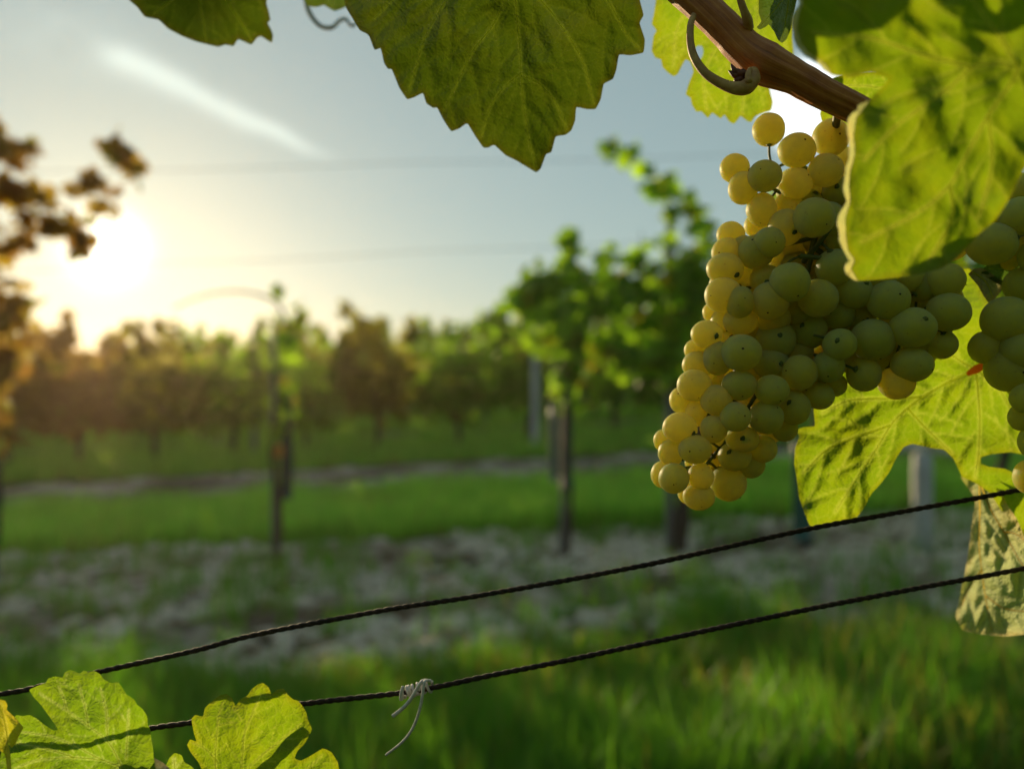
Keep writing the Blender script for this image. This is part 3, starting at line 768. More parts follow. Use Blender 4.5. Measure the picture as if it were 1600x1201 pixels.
HULL = np.array([(1240,262),(1300,240),(1370,300),(1385,400),(1480,430),(1485,520),(1430,580),(1350,585),(1290,600),(1240,635),(1190,690),(1155,715),(1145,680),(1155,600),(1150,520),(1170,440),(1205,400),(1215,330)], float)
FILL += [(1096,588,19,19,4.6),(1092,640,17,17,4.6),(1086,722,16,16,4.4),(1112,558,20,20,5.2),(1108,612,20,20,5.6),(1122,652,20,20,5.2),(1112,700,18,18,4.8),(1132,600,22,22,5.4),(1142,560,22,22,5.6),(1120,745,18,18,4.6),(1140,525,20,20,5.4),(1075,670,15,15,4.6),(1160,470,22,22,5.6),(1108,742,20,20,5.8),(1148,705,23,22,5.4),(1128,722,18,18,6.2),(1165,690,22,22,6.4),(1205,670,22,22,5.6),(1175,410,20,20,5.8)]
_r = random.Random(4)
for lay_ in (5.6, 8.0):
    for gy_ in range(250, 720, 44):
        for gx_ in range(1140, 1500, 48):
            q_ = np.array([[gx_ + _r.uniform(-9, 9) + (24 if (gy_ // 44) % 2 else 0), gy_ + _r.uniform(-7, 7)]])
            if pip(q_, HULL)[0]: FILL.append((q_[0, 0], q_[0, 1], 25, 25, lay_ + _r.uniform(-.5, .5)))
def bunch(label, name_group, berries, fill, axis, branches, YB, first):
    org = at(*first)
    o = empty('grape_bunch', org, label, 'grapes')
    ax = catmull([at(*p) for p in axis], 8)
    axes = [ax] + [catmull([at(*p) for p in b], 8) for b in branches]
    allp = np.vstack(axes)
    st = MB()
    st.tube(ax, np.linspace(6.5, 2.5, len(ax)) * YB / FPX, 10)
    for b in axes[1:]: st.tube(b, np.linspace(4.5, 2.0, len(b)) * YB / FPX, 8)
    for i, (cx, cy, rx, ry, lay, dot) in enumerate(berries):
        Y = YB + lay * LAY; c = at(cx, cy, Y); s = Y / FPX
        # pedicel towards the rachis
        dd = np.linalg.norm(allp - np.array(c), axis=1) + 0.4 * np.maximum(0, np.array(c)[2] - allp[:, 2])
        a = allp[int(dd.argmin())]
        v = Vector(a) - Vector(c)
        if i == 0 and first[0] < 1500: v = Vector((0.0005, 0.001, -0.01)); a = np.array(at(1206, 262, YB + 4.2 * LAY))
        if dot is not None:
            dx, dy = dot; nn = math.hypot(dx, dy); 
            if nn > 0.98: dx, dy = dx / nn * .98, dy / nn * .98
            pole = Vector((dx, -math.sqrt(1 - dx * dx - dy * dy), -dy))
        else:
            pole = -v.normalized() if v.length > 1e-5 else Vector((0, 1, 0))
            if pole.y < 0.1: pole = Vector((pole.x, abs(pole.y) + 0.4, pole.z))
        if i == 0 and first[0] < 1500: pole = Vector((0.05, -0.1, 1))
        rdep = (rx + ry) / 2 * s
        ob = berry_mesh('berry', c, rx * s, ry * s, rdep, pole, o, org)
        p0 = Vector(c) - pole.normalized() * rdep * 0.93
        if i == 0 and first[0] < 1500: p0 = Vector(at(1202, 226, Y - 0.002))
        mid_ = (p0 + Vector(a)) / 2 + Vector((0, 0.0015, 0.001))
        T = catmull([p0, p0 * 0.8 + mid_ * 0.2, mid_, a], 4)
        rr = np.full(len(T), 2.1 * s); rr[0] = 5.6 * s; rr[1] = 5.0 * s; rr[2] = 3.4 * s
        st.tube(T, rr, 7)
    st.build('rachis', m_stem, o, org)
    if fill:  # hidden inner berries, added to shade the ones in front
        bm = bmesh.new()
        for (cx, cy, rx, ry, lay) in fill:
            Y = YB + lay * LAY; c = at(cx, cy, Y); s = Y / FPX
            bmesh.ops.create_uvsphere(bm, u_segments=24, v_segments=16, radius=1.0,
                matrix=Matrix.Translation(c) @ Matrix.Diagonal((rx * s, rx * s, ry * s, 1)))
        bm.transform(Matrix.Translation(-org))
        me = bpy.data.meshes.new('inner_shade_berries'); bm.to_mesh(me); bm.free()
        me.materials.append(m_berry); me.polygons.foreach_set('use_smooth', [True] * len(me.polygons))
        f = bpy.data.objects.new('inner_shade_berries', me); link(f, o); tag(f, kind='stuff')
    return o
random.seed(5)
print('berries', len(B1))
bunch('large bunch of white grapes, gold on its sunlit left side, hanging at centre right', None, B1, FILL,
      [(1310,165,.322),(1300,240,.334),(1285,320,.338),(1270,385,.336),(1255,450,.338),(1225,530,.338),(1185,610,.336),(1140,680,.334),(1100,730,.332)],
      [[(1285,320,.338),(1240,310,.336),(1200,290,.335),(1180,270,.334)],[(1290,280,.336),(1240,255,.334),(1212,262,.338)],[(1275,370,.336),(1220,385,.337),(1170,400,.336)],
       [(1270,385,.334),(1330,430,.335),(1400,480,.336),(1445,500,.336)],[(1250,460,.338),(1190,450,.336),(1150,445,.336)],[(1225,530,.338),(1165,525,.336),(1120,535,.336)],
       [(1250,400,.325),(1300,402,.322),(1280,375,.326)],[(1255,410,.330),(1288,370,.322),(1305,350,.325)]],
      YB, (1310, 165, .322))
B2 = [(1550,381,38,33,1.2,None),(1592,338,30,30,.6,None),(1572,499,37,36,1.2,(.3,-.2)),(1540,543,25,26,2.2,None),(1574,575,33,37,1.6,(.1,.2)),(1598,548,34,32,.6,None),
      (1604,622,24,24,0.2,None),(1594,652,17,21,1.2,None),(1600,445,30,28,2.5,None),(1590,296,26,26,2.2,None),(1624,400,30,30,1.2,None),(1610,745,24,28,1.0,None),(1618,690,24,28,.8,None)]
FILL2 = [(1552,378,30,30,4.2),(1596,340,30,30,4.0),(1570,400,24,24,6.0),(1600,380,28,28,5.0),(1575,500,30,30,4.4),(1575,545,28,28,5.0),(1600,600,26,26,4.4),(1600,450,28,28,5.2),(1485,378,30,30,3.2),(1528,335,30,30,3.4),(1500,330,28,28,5.0),(1520,290,28,28,4.0),(1560,300,28,28,4.6),(1470,345,26,26,6.0)]  # hidden blockers, some left of the bunch, added to shade it
bunch('second, dusky bunch of grapes cut off by the right frame edge', None, B2, FILL2,
      [(1640,250,.33),(1625,380,.342),(1620,480,.345),(1612,580,.343),(1615,680,.34)], [], 0.322, (1640, 250, .33))

# ------------------------------------------------------------------ trellis wires in front
def wire(label, pts, pitch=15.0):
    S = catmull([at(*p) for p in pts], 60)
    d = np.linalg.norm(np.diff(S, axis=0), axis=1); L = np.concatenate([[0], np.cumsum(d)])
    step = pitch * 0.34 / FPX / 9; n = int(L[-1] / step)
    s = np.linspace(0, L[-1], n)
    C = np.stack([np.interp(s, L, S[:, k]) for k in range(3)], 1)
    T = np.gradient(C, axis=0); T /= np.linalg.norm(T, axis=1)[:, None]
    u = np.cross(T, np.array([0, 1, 0])); u /= np.linalg.norm(u, axis=1)[:, None]; v = np.cross(T, u)
    mb = MB(); rad = 3.3 * 0.34 / FPX
    for ph in (0, math.pi):
        a = s / (pitch * 2 * 0.34 / FPX) * 2 * math.pi + ph + 0.5 * np.array([noise.noise(Vector((x * 60, 0, 0))) for x in s])
        P = C + rad * 0.34 * (np.cos(a)[:, None] * u + np.sin(a)[:, None] * v)
        rr = rad * (1 + 0.10 * np.array([noise.noise(Vector((x * 900, ph, 3))) for x in s]))
        mb.tube(P, rr, 7)
    o = mb.build('trellis_wire', m_wire, None, tuple(S[0]))
    return tag(o, label, 'wire', 'twisted trellis wires')
wire('upper twisted dark wire crossing the photo just below the grapes',
     [(-200,1120,.33),(0,1084,.33),(45,1076,.331),(155,1049,.333),(300,1017,.335),(400,991,.336),(600,953,.338),(760,928,.34),(1000,884,.342),(1250,829,.345),(1400,801,.346),(1600,764,.347),(1900,705,.35)])
wire('lower twisted dark wire with the dried tendril knotted on it',
     [(-200,1215,.325),(0,1178,.326),(232,1138,.328),(300,1128,.329),(475,1099,.331),(640,1080,.333),(760,1056,.335),(900,1028,.337),(1050,996,.34),(1250,954,.343),(1400,925,.345),(1600,888,.347),(1900,832,.35)])

def tendril_tie():
    mb = MB(); Yw = 0.3335; s = Yw / FPX
    c0, c1 = np.array(at(628, 1081, Yw)), np.array(at(676, 1072, Yw))
    T = (c1 - c0) / np.linalg.norm(c1 - c0)
    u = np.cross(T, [0, 1, 0]); u /= np.linalg.norm(u); v = np.cross(T, u)
    def coil(t0, t1, turns, ph, r=7.6, rad=2.4):
        P = []
        for k in range(int(turns * 20) + 1):
            f = k / (turns * 20); a = ph + f * turns * 2 * math.pi
            P.append(c0 + (c1 - c0) * (t0 + (t1 - t0) * f) + (r + 1.6 * noise.noise(Vector((f * 5, ph, 0)))) * s * (math.cos(a) * u + math.sin(a) * v))
        mb.tube(P, rad * s, 8)
    coil(0.02, 0.52, 2.7, 1.0); coil(0.5, 1.0, 2.6, 2.0, 7.2, 2.2); coil(0.25, 0.6, 1.2, 0.2, 9.0, 2.0)
    def strand(pts, r0, r1):
        P = catmull([at(x, y, yy) for x, y, yy in pts], 10)
        mb.tube(P, np.linspace(r0, r1, len(P)) * s, 8)
    strand([(664,1062,.333),(658,1065,.3265),(650,1078,.3255),(640,1094,.325),(628,1107,.325),(614,1118,.3255)], 2.4, 3.2)
    strand([(672,1063,.333),(664,1064,.3265),(661,1078,.3255),(658,1098,.325),(652,1120,.325),(642,1142,.3245),(627,1160,.3245),(603,1179,.325)], 2.6, 1.9)
    strand([(630,1072,.3265),(627,1083,.326),(627,1092,.327)], 2.6, 3.2)
    o = mb.build('dried_tendril', m_tendril, None, tuple(c0))
    tag(o, 'pale dried tendril coiled round the lower wire with two loose hanging ends', 'tendril')
tendril_tie()
mb = MB(); T = catmull([at(*p) for p in [(478,-20,.52),(480,10,.52),(489,29,.52),(503,42,.52),(519,43,.52),(530,33,.525),(540,30,.53),(548,40,.53),(556,38,.53)]], 8)
mb.tube(T, np.linspace(4.5, 2.5, len(T)) * .52 / FPX, 8)
tag(mb.build('tendril', m_tendril, None, tuple(T[0])), 'thin blurred grey tendril curling below the top edge left of the big leaf', 'tendril')

# ------------------------------------------------------------------ ground
def gz(x, y):
    x = np.asarray(x, float); y = np.asarray(y, float)
    cross = 0.05 * 25 * np.tanh(x / 25)
    fore = 0.03 * 26 * np.tanh(np.maximum(y - 4, 0) / 26)
    return cross * np.exp(-(np.maximum(y - 30, 0) / 60) ** 2) + fore
def edge_wob(x, k): return 0.22 * np.array([noise.noise(Vector((xx * 0.55, k * 7.3, 0))) for xx in np.ravel(x)]).reshape(np.shape(x)) + 0.10 * np.array([noise.noise(Vector((xx * 1.9, k * 7.3, 4))) for xx in np.ravel(x)]).reshape(np.shape(x))
BANDS = [(3.0, 5.15), (6.9, 9.0), (12.2, 13.6), (17.5, 19)]      # bare tilled strips
def soilness(x, y):
    s = np.zeros(np.shape(x))
    for k, (a, b) in enumerate(BANDS):
        w1 = edge_wob(x, k); w2 = edge_wob(x, k + 20)
        sm = lambda t: np.clip(t, 0, 1) ** 2 * (3 - 2 * np.clip(t, 0, 1))
        s = np.maximum(s, sm((y - a - w1 * 1.6) / 0.35 + .5) * sm((b + w2 - y) / 0.3 + .5))
    return s
def ground():
    ys = np.concatenate([np.arange(-3, 1.6, 0.2), np.arange(1.6, 6.0, 0.025), np.arange(6.0, 10, 0.08), np.arange(10, 30, 0.5), np.arange(30, 100, 5), np.array([120, 160, 240, 400, 700, 1100])])
    def xs_for(): 
        a = np.concatenate([np.arange(0, 4.2, 0.03), np.arange(4.2, 12, 0.25), np.arange(12, 40, 2), np.array([50, 70, 100, 200, 400, 900])])
        return np.concatenate([-a[:0:-1], a])
    xs = xs_for(); X, Y = np.meshgrid(xs, ys)
    Z = gz(X, Y); S = soilness(X, Y)
    near = (np.abs(X) < 5) & (Y > 1.5) & (Y < 10)
    idx = np.argwhere(near & (S > 0.05))
    for i, j in idx:
        p = Vector((X[i, j], Y[i, j], 0))
        h = 0.045 * noise.noise(p * 2.6) + 0.065 * abs(noise.noise(p * 6.0)) + 0.025 * noise.noise(p * 15)
        Z[i, j] += h * S[i, j]
    nx, ny = len(xs), len(ys)
    I = np.arange(nx * ny).reshape(ny, nx)
    F = np.stack([I[:-1, :-1], I[:-1, 1:], I[1:, 1:], I[1:, :-1]], -1).reshape(-1, 4)
    m, n, l = newmat('soil_and_turf')
    sa = attr(n, 'soil'); tcn = n.new('ShaderNodeTexCoord'); v = tcn.outputs['Object']
    f1 = tex_noise(n, l, v, 4.0, 6, 0.65); f2 = tex_noise(n, l, v, 26, 4, 0.6)
    f = M(n, l, 'ADD', M(n, l, 'MULTIPLY', f1, 0.65), M(n, l, 'MULTIPLY', f2, 0.35))
    soil = ramp(n, l, f, [(0.38, (0.08, 0.06, 0.04)), (0.45, (0.30, 0.23, 0.15)), (0.53, (0.62, 0.53, 0.41)), (0.72, (0.80, 0.71, 0.58))])
    turf = ramp(n, l, f2, [(0.3, (0.012, 0.020, 0.006)), (0.7, (0.035, 0.055, 0.012))])
    big = tex_noise(n, l, v, 1.3, 4, 0.6)
    soil = mixc(n, l, M(n, l, 'MULTIPLY', M(n, l, 'SUBTRACT', big, 0.42, None, True), 5.0, None, True), (0.10, 0.075, 0.045), soil)
    c = mixc(n, l, sa, turf, soil)
    bp = n.new('ShaderNodeBump'); bp.inputs['Strength'].default_value = 0.8; bp.inputs['Distance'].default_value = 0.03; l.new(f, bp.inputs['Height'])
    p = n.new('ShaderNodeBsdfPrincipled'); l.new(c, p.inputs[0]); p.inputs['Roughness'].default_value = 0.9; p.inputs['Specular IOR Level'].default_value = 0.15
    l.new(bp.outputs[0], p.inputs['Normal'])
    o = n.new('ShaderNodeOutputMaterial'); l.new(p.outputs[0], o.inputs[0])
    g = mesh_np('ground', np.stack([X.ravel(), Y.ravel(), Z.ravel()], 1), F, m)
    fattr(g.data, 'soil', S.ravel())
    tag(g, kind='structure')
ground()

# grass
def plant_material(name, tmix=0.45, rough=0.5):
    m, n, l = newmat(name)
    c = attr(n, 'pcol', 'Color')
    p = n.new('ShaderNodeBsdfPrincipled'); l.new(c, p.inputs[0]); p.inputs['Roughness'].default_value = rough; p.inputs['Specular IOR Level'].default_value = 0.3
    t = n.new('ShaderNodeBsdfTranslucent')
    hs = mixc(n, l, 1.0, c, (2.7, 3.2, 1.0), 'MULTIPLY'); l.new(hs, t.inputs[0])
    mx = n.new('ShaderNodeMixShader'); mx.inputs[0].default_value = tmix
    l.new(p.outputs[0], mx.inputs[1]); l.new(t.outputs[0], mx.inputs[2])
    o = n.new('ShaderNodeOutputMaterial'); l.new(mx.outputs[0], o.inputs[0])
    return m
m_grass = plant_material('grass_blades')
def grass(name, label_kind, y0, y1, dens, hmin, hmax, w, tuft=0.0, soilmax=0.35, soilmin=-1, lum=1.0):
    n = int((y1 - y0) * (2 * 0.68 * (y0 + y1) / 2 + 1.0) * dens)
    y = rng.uniform(y0, y1, n); x = rng.uniform(-1, 1, n) * (0.68 * y + 0.5)
    s = soilness(x, y); cl = np.array([noise.noise(Vector((a * 1.3, b * 1.3, 3))) for a, b in zip(x, y)])
    cl2 = np.array([noise.noise(Vector((a * 5, b * 5, 9))) for a, b in zip(x, y)])
    keep = (s < soilmax + 0.3 * cl) & (s > soilmin) & (cl2 + cl * 0.5 > -0.55 + tuft) 
    x, y, cl, cl2 = x[keep], y[keep], cl[keep], cl2[keep]; n = len(x)
    z = gz(x, y)
    h = rng.uniform(hmin, hmax, n) * (0.75 + 0.6 * np.clip(cl + .3, 0, 1)) * rng.choice([1, 1, 1, 1.35], n)
    a = rng.uniform(0, 2 * math.pi, n); lean = rng.uniform(0.05, 0.55, n) * h
    dx, dy = np.cos(a), np.sin(a); px_, py_ = -dy, dx
    ww = w * rng.uniform(0.6, 1.3, n)
    V = np.zeros((n, 5, 3))
    B = np.stack([x, y, z], 1)
    Pv = np.stack([px_, py_, np.zeros(n)], 1); Dv = np.stack([dx, dy, np.zeros(n)], 1)
    V[:, 0] = B - Pv * ww[:, None]; V[:, 1] = B + Pv * ww[:, None]
    Mi = B + Dv * (lean * .3)[:, None] + np.array([0, 0, 1]) * (h * .6)[:, None]
    V[:, 2] = Mi + Pv * (ww * .8)[:, None]; V[:, 3] = Mi - Pv * (ww * .8)[:, None]
    V[:, 4] = B + Dv * lean[:, None] + np.array([0, 0, 1]) * h[:, None]
    base = np.arange(n)[:, None] * 5
    F = np.concatenate([base + np.array([0, 1, 2]), base + np.array([0, 2, 3]), base + np.array([3, 2, 4])])
    c1 = np.array([0.060, 0.155, 0.018]); c2 = np.array([0.11, 0.205, 0.028]); c3 = np.array([0.20, 0.16, 0.055])
    t = np.clip(cl2 * .8 + .5 + rng.normal(0, .2, n), 0, 1)[:, None]
    C = c1 * (1 - t) + c2 * t
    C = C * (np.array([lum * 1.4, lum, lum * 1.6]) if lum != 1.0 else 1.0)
    dry = (rng.random(n) < 0.04 + 0.16 * (cl < -0.15) + 0.22 * np.clip((x - .5) / .6, 0, 1) * (y < 2.9))[:, None]
    C = np.where(dry, c3, C)
    C = np.repeat(np.concatenate([C, np.ones((n, 1))], 1)[:, None, :], 5, axis=1)
    o = mesh_np(name, V.reshape(-1, 3), F, m_grass, smooth_=False)
    fattr(o.data, 'pcol', C.reshape(-1, 4), 'FLOAT_COLOR')
    return tag(o, label_kind, 'grass', kind='stuff')
grass('grass', 'tall lush green grass in the nearest strip along the bottom', 1.75, 3.6, 6000, 0.07, 0.19, 0.0026)
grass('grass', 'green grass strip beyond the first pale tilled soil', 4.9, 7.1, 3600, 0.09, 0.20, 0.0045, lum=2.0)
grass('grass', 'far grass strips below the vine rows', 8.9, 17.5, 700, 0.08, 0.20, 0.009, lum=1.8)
grass('weeds', 'sparse weeds scattered over the tilled soil', 3.1, 5.4, 1500, 0.05, 0.17, 0.0030, tuft=0.66, soilmax=2)

def clods():
    base = bmesh.new(); bmesh.ops.create_icosphere(base, subdivisions=2, radius=1)
    bv = np.array([v.co[:] for v in base.verts]); bf = np.array([[v.index for v in f.verts] for f in base.faces]); base.free()
    V, F = [], []
    n = 2600; k = 0
    for _ in range(n * 2):
        y = random.uniform(3.2, 5.4) if random.random() < .8 else random.uniform(2.2, 3.3)
        x = random.uniform(-1, 1) * (0.68 * y + .4)
        s = float(soilness(np.array([x]), np.array([y]))[0])
        if s < 0.4 and random.random() > 0.04: continue
        if noise.noise(Vector((x * 1.1, y * 1.8, 5))) < -0.12: continue
        r = random.uniform(0.012, 0.042) * (1.5 if random.random() < .12 else 1); off = random.random() * 50
        sc = np.array([1 + 0.45 * noise.noise(Vector(p * 1.5) + Vector((off, 0, 0))) for p in bv])
        q = bv * sc[:, None] * r * np.array([1.2, 1, .7]) + np.array([x, y, float(gz(x, y)) + 0.012])
        V.append(q); F.append(bf + k * len(bv)); k += 1
        if k >= n: break
    m = simple('dry_clod', (0.34, 0.28, 0.20), (0.82, 0.73, 0.60), 30, 0.95, 0.6, 0.01, spec=0.1)
    o = mesh_np('soil_clods', np.vstack(V), np.vstack(F), m, smooth_=False)
    tag(o, 'pale dry clods strewn on the tilled strips', 'soil clods', kind='stuff')
random.seed(3)
clods()

# ------------------------------------------------------------------ background vines
m_vleaf = plant_material('vine_foliage', 0.5, 0.5)
m_trunk = simple('vine_trunk', (0.030, 0.020, 0.014), (0.085, 0.06, 0.042), 30, 0.85, 0.7, 0.01, stretch=(3, 3, .6))
m_wood = simple('weathered_post', (0.10, 0.095, 0.09), (0.24, 0.23, 0.22), 18, 0.8, 0.5, 0.005, stretch=(4, 4, .4))
m_steel = simple('galvanised_post', (0.10, 0.11, 0.12), (0.20, 0.21, 0.22), 25, 0.5, 0.2, 0.002, metallic=0.3)
m_paint = simple('pale_post', (0.34, 0.34, 0.33), (0.50, 0.50, 0.48), 20, 0.7, 0.3, 0.003)
m_guard = simple('guard_tube', (0.015, 0.07, 0.065), (0.03, 0.11, 0.09), 20, 0.45, 0.1, 0.002)
m_guard_dark = simple('guard_net', (0.012, 0.03, 0.028), (0.03, 0.055, 0.045), 40, 0.6, 0.3, 0.002)
m_orange_dot = simple('orange_dot', (0.55, 0.22, 0.03), (0.65, 0.30, 0.04), 30, 0.5, 0.1, 0.002)
LEAF2D = np.array([(0, -.12), (.28, -.42), (.50, -.10), (.42, .12), (.50, .38), (.20, .36), (0, .62), (-.20, .36), (-.50, .38), (-.42, .12), (-.50, -.10), (-.28, -.42)])
def crown_mesh(name, blobs, size=0.10, pal=0, seed=1):
    """blobs: (cx, cy, cz, rx, ry, rz, n) relative to the foot of the vine; every leaf is a lobed, folded blade"""
    r_ = np.random.default_rng(seed); V, F, C = [], [], []; k = 0
    for (cx, cy, cz, rx, ry, rz, n) in blobs:
        for _ in range(n):
            d = r_.normal(size=3); d /= np.linalg.norm(d); rad = r_.random() ** 0.45
            c = np.array([cx, cy, cz]) + d * rad * np.array([rx, ry, rz])
            s = size * r_.uniform(0.6, 1.35)
            nrm_ = r_.normal(size=3) * .7 + np.array([0, -.3, .6]) + d * 0.6; nrm_ /= np.linalg.norm(nrm_)
            t = np.cross(nrm_, r_.normal(size=3)); t /= np.linalg.norm(t)
            t = t * 0.6 + np.array([0, 0, -.7]); t -= nrm_ * (t @ nrm_); t /= np.linalg.norm(t) + 1e-9
            b = np.cross(nrm_, t)
            L = LEAF2D * s
            fold = -0.35 * np.abs(L[:, 0]) - 0.5 * L[:, 1] ** 2 / s
            V.append(c + t * L[:, 1:2] + b * L[:, 0:1] + nrm_ * fold[:, None])
            V.append((c + nrm_ * 0)[None]); o = k * 13; k += 1
            F += [(o + i, o + (i + 1) % 12, o + 12) for i in range(12)]
            g = r_.random()
            if pal == 0: col = np.array([0.08, 0.14, 0.014]) * (1 - g) + np.array([0.23, 0.32, 0.028]) * g
            elif pal == 1: col = np.array([0.12, 0.10, 0.016]) * (1 - g) + np.array([0.26, 0.22, 0.028]) * g
            else: col = np.array([0.16, 0.07, 0.025]) * (1 - g) + np.array([0.24, 0.15, 0.03]) * g  # red-brown palette: lens-flare tint put into the leaf colour
            if r_.random() < 0.07: col = np.array([0.17, 0.14, 0.02])
            C.append(np.tile(np.append(col, 1), (13, 1)))
    me_o = mesh_np(name, np.vstack(V), np.array(F), m_vleaf, smooth_=False)
    fattr(me_o.data, 'pcol', np.vstack(C), 'FLOAT_COLOR')
    me = me_o.data; bpy.data.objects.remove(me_o)
    return me
def trunk_mesh(name, h, r, lean=0.0, arms=0.45, seed=0):
    random.seed(seed); mb = MB()
    P = catmull([(0, 0, -0.05), (lean * .3 + random.uniform(-.02, .02), random.uniform(-.02, .02), h * .35), (lean * .7 + random.uniform(-.03, .03), random.uniform(-.02, .02), h * .7), (lean, 0, h)], 6)
    mb.tube(P, np.linspace(r * 1.25, r * .75, len(P)) * (1 + 0.15 * np.sin(np.arange(len(P)) * 1.9)), 9)
    for s in (-1, 1):
        if arms:
            Q = catmull([(lean, 0, h - .02), (lean + s * arms * .4, .02, h + .10), (lean + s * arms, 0, h + .12)], 5)
            mb.tube(Q, np.linspace(r * .6, r * .3, len(Q)), 7)
            for u in (.35, .7, 1.0):
                q = Q[int(u * (len(Q) - 1))]
                S = catmull([q, q + np.array([random.uniform(-.05, .05), random.uniform(-.05, .05), .35]), q + np.array([random.uniform(-.12, .12), random.uniform(-.1, .1), .8])], 4)
                mb.tube(S, np.linspace(.006, .003, len(S)), 5)
    o = mb.build(name, m_trunk); me = o.data; bpy.data.objects.remove(o); return me
def vine(x, y, label, group, crown, trunk, rz=0, sc=1.0):
    v = empty('grapevine', (x, y, float(gz(x, y))), label, 'grapevine', group)
    v.rotation_euler.z = rz; v.scale = (sc, sc, sc)
    for nm, me in (('crown', crown), ('trunk', trunk)):
        o = bpy.data.objects.new(nm, me); link(o, v)
    return v
def post(name, x, y, h, r, mat, label, lean=(0, 0), square=False, group=None, guard=None, z0=-0.2):
    g = float(gz(x, y)); mb = MB()
    P = [(x + lean[0] * t, y + lean[1] * t, g + z0 + (h - z0) * t) for t in np.linspace(0, 1, 9)]
    rr = np.full(9, r) * (1 + .04 * rng.normal(size=9)); rr[-1] *= .85
    mb.tube(P, rr, 4 if square else 12)
    o = mb.build(name, mat, None, (x, y, g))
    return tag(o, label, name.replace('_', ' '), group)
def guard(x, y, z0, z1, r, mat, label):
    g = float(gz(x, y)); n = 16; V, F = [], []
    zs = np.linspace(z0, z1, 8)
    for rr in (r, r * .93):
        for z in zs:
            for k in range(n):
                a = 2 * math.pi * k / n; q = rr * (1 + .05 * math.sin(3 * a + z * 9))
                V.append((x + q * math.cos(a), y + q * math.sin(a), g + z))
    for s in range(2):
        for i in range(7):
            for k in range(n):
                a = s * 8 * n + i * n + k; b = s * 8 * n + i * n + (k + 1) % n; F.append((a, b, b + n, a + n))
    for i in (0, 7):
        for k in range(n):
            a = i * n + k; b = i * n + (k + 1) % n; F.append((a, b, b + 8 * n, a + 8 * n))
    o = mesh_np('trunk_guard', V, F, mat, None, (x, y, g))
    return tag(o, label, 'trunk guard')
YA = 4.4
def X(px, Y): return (px - 800) / FPX * Y
def rel(px, py, Y, x0, y0):   # blob centre of a vine relative to its foot
    p = at(px, py, Y); return (p.x - x0, Y - y0, p.z - float(gz(x0, y0)))
def shaped_vine(px, Y, blobs, label, trunk, size=.1, pal=0, seed=1, group=None):
    x0 = X(px, Y); B = []
    for (bx, by, rx, ry, n) in blobs:
        c = rel(bx, by, Y, x0, Y); s = Y / FPX
        B.append((*c, rx * s, max(.10, min(rx, 60) * s * .8), ry * s, n))
    return vine(x0, Y, label, group, crown_mesh('crown', B, size, pal, seed), trunk)
tr_mid = trunk_mesh('trunk', .8, .028, .05, 0, 1)
tr_thin = trunk_mesh('trunk', 1.0, .016, .03, 0, 2)
tr_lean = trunk_mesh('trunk', .85, .040, .16, .4, 3)
# the tall vine at the left frame edge, its shoots against the sun
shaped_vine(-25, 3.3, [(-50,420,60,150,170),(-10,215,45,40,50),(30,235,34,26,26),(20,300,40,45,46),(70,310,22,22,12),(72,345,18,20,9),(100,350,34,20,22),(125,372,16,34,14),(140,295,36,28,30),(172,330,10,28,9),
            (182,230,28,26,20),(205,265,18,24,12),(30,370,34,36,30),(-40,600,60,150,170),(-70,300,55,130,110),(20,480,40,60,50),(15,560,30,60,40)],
    'tall flare-tinted vine on the left edge with shoots hanging across the sun', tr_mid, .068, 2, 11)
shaped_vine(428, YA, [(436,462,12,24,9),(466,492,18,26,12),(446,530,22,40,16),(444,610,18,60,20),(440,680,14,30,8)], 'slim young vine climbing the thin post left of centre', tr_thin, .075, 0, 12)
shaped_vine(884, YA, [(888,385,22,26,30),(880,440,52,40,80),(870,510,66,50,110),(838,440,34,34,40),(815,470,22,30,20),(890,590,30,70,50),(935,470,40,50,60),(950,400,18,20,12),(970,440,40,40,36),(960,540,50,50,60)], 'upright vine on the post right of centre, top lit green', tr_thin, .09, 0, 13)
shaped_vine(1058, YA, [(948,228,20,16,11),(982,242,22,18,11),(1010,262,14,14,6),(1030,290,26,22,16),(1060,325,38,32,30),(1095,345,30,28,18),(1070,430,100,76,190),(1020,500,90,70,140),(1000,410,32,28,16),(1120,480,110,110,240),(1000,560,60,46,70),(1100,560,100,60,120)],
    'large bushy vine behind the grapes with a shoot arching up to the left', tr_lean, .088, 0, 14)
shaped_vine(1262, YA, [(1262,450,110,130,300),(1240,330,60,60,70),(1330,560,90,60,120)], 'leafy vine mostly hidden behind the main grape bunch', tr_mid, .10, 0, 15)
shaped_vine(1560, YA, [(1520,450,130,140,320),(1500,580,90,70,120)], 'leafy vine hidden behind the right-hand leaves', tr_mid, .10, 0, 16)
post('vineyard_post', X(424, YA), YA + .05, 1.38, .015, m_steel, 'thin grey post with an orange dot, left of centre')
cl = post('vine_dot', X(438, YA), YA - .03, .72, .022, m_orange_dot, 'small orange dot on the slim vine by the thin grey post', z0=.66)  # short orange stub, a dot of colour on the slim vine
guard(X(446, YA), YA + .02, .42, 1.0, .034, m_guard_dark, 'dark guard sleeve on the slim vine left of centre')
post('vineyard_post', X(880, YA), YA + .05, 1.30, .016, m_wood, 'weathered thin post under the upright vine right of centre')
post('vineyard_post', X(1052, YA), YA + .10, 1.90, .026, m_wood, 'dark tall post rising out of the large bushy vine')
post('vineyard_post', X(1412, YA), YA - .2, .52, .050, m_paint, 'thick pale stake seen under the glowing lobed leaf')
post('vineyard_post', X(836, 9.5), 9.5, 1.60, .042, m_paint, 'pale grey post standing among the farther vines near the centre')
guard(X(886, YA), YA, .40, 1.10, .030, m_guard_dark, 'dark guard sleeve round the vine right of centre')
guard(X(866, YA), YA - .02, .45, .86, .026, m_guard, 'teal plastic guard tube beside the dark sleeve')
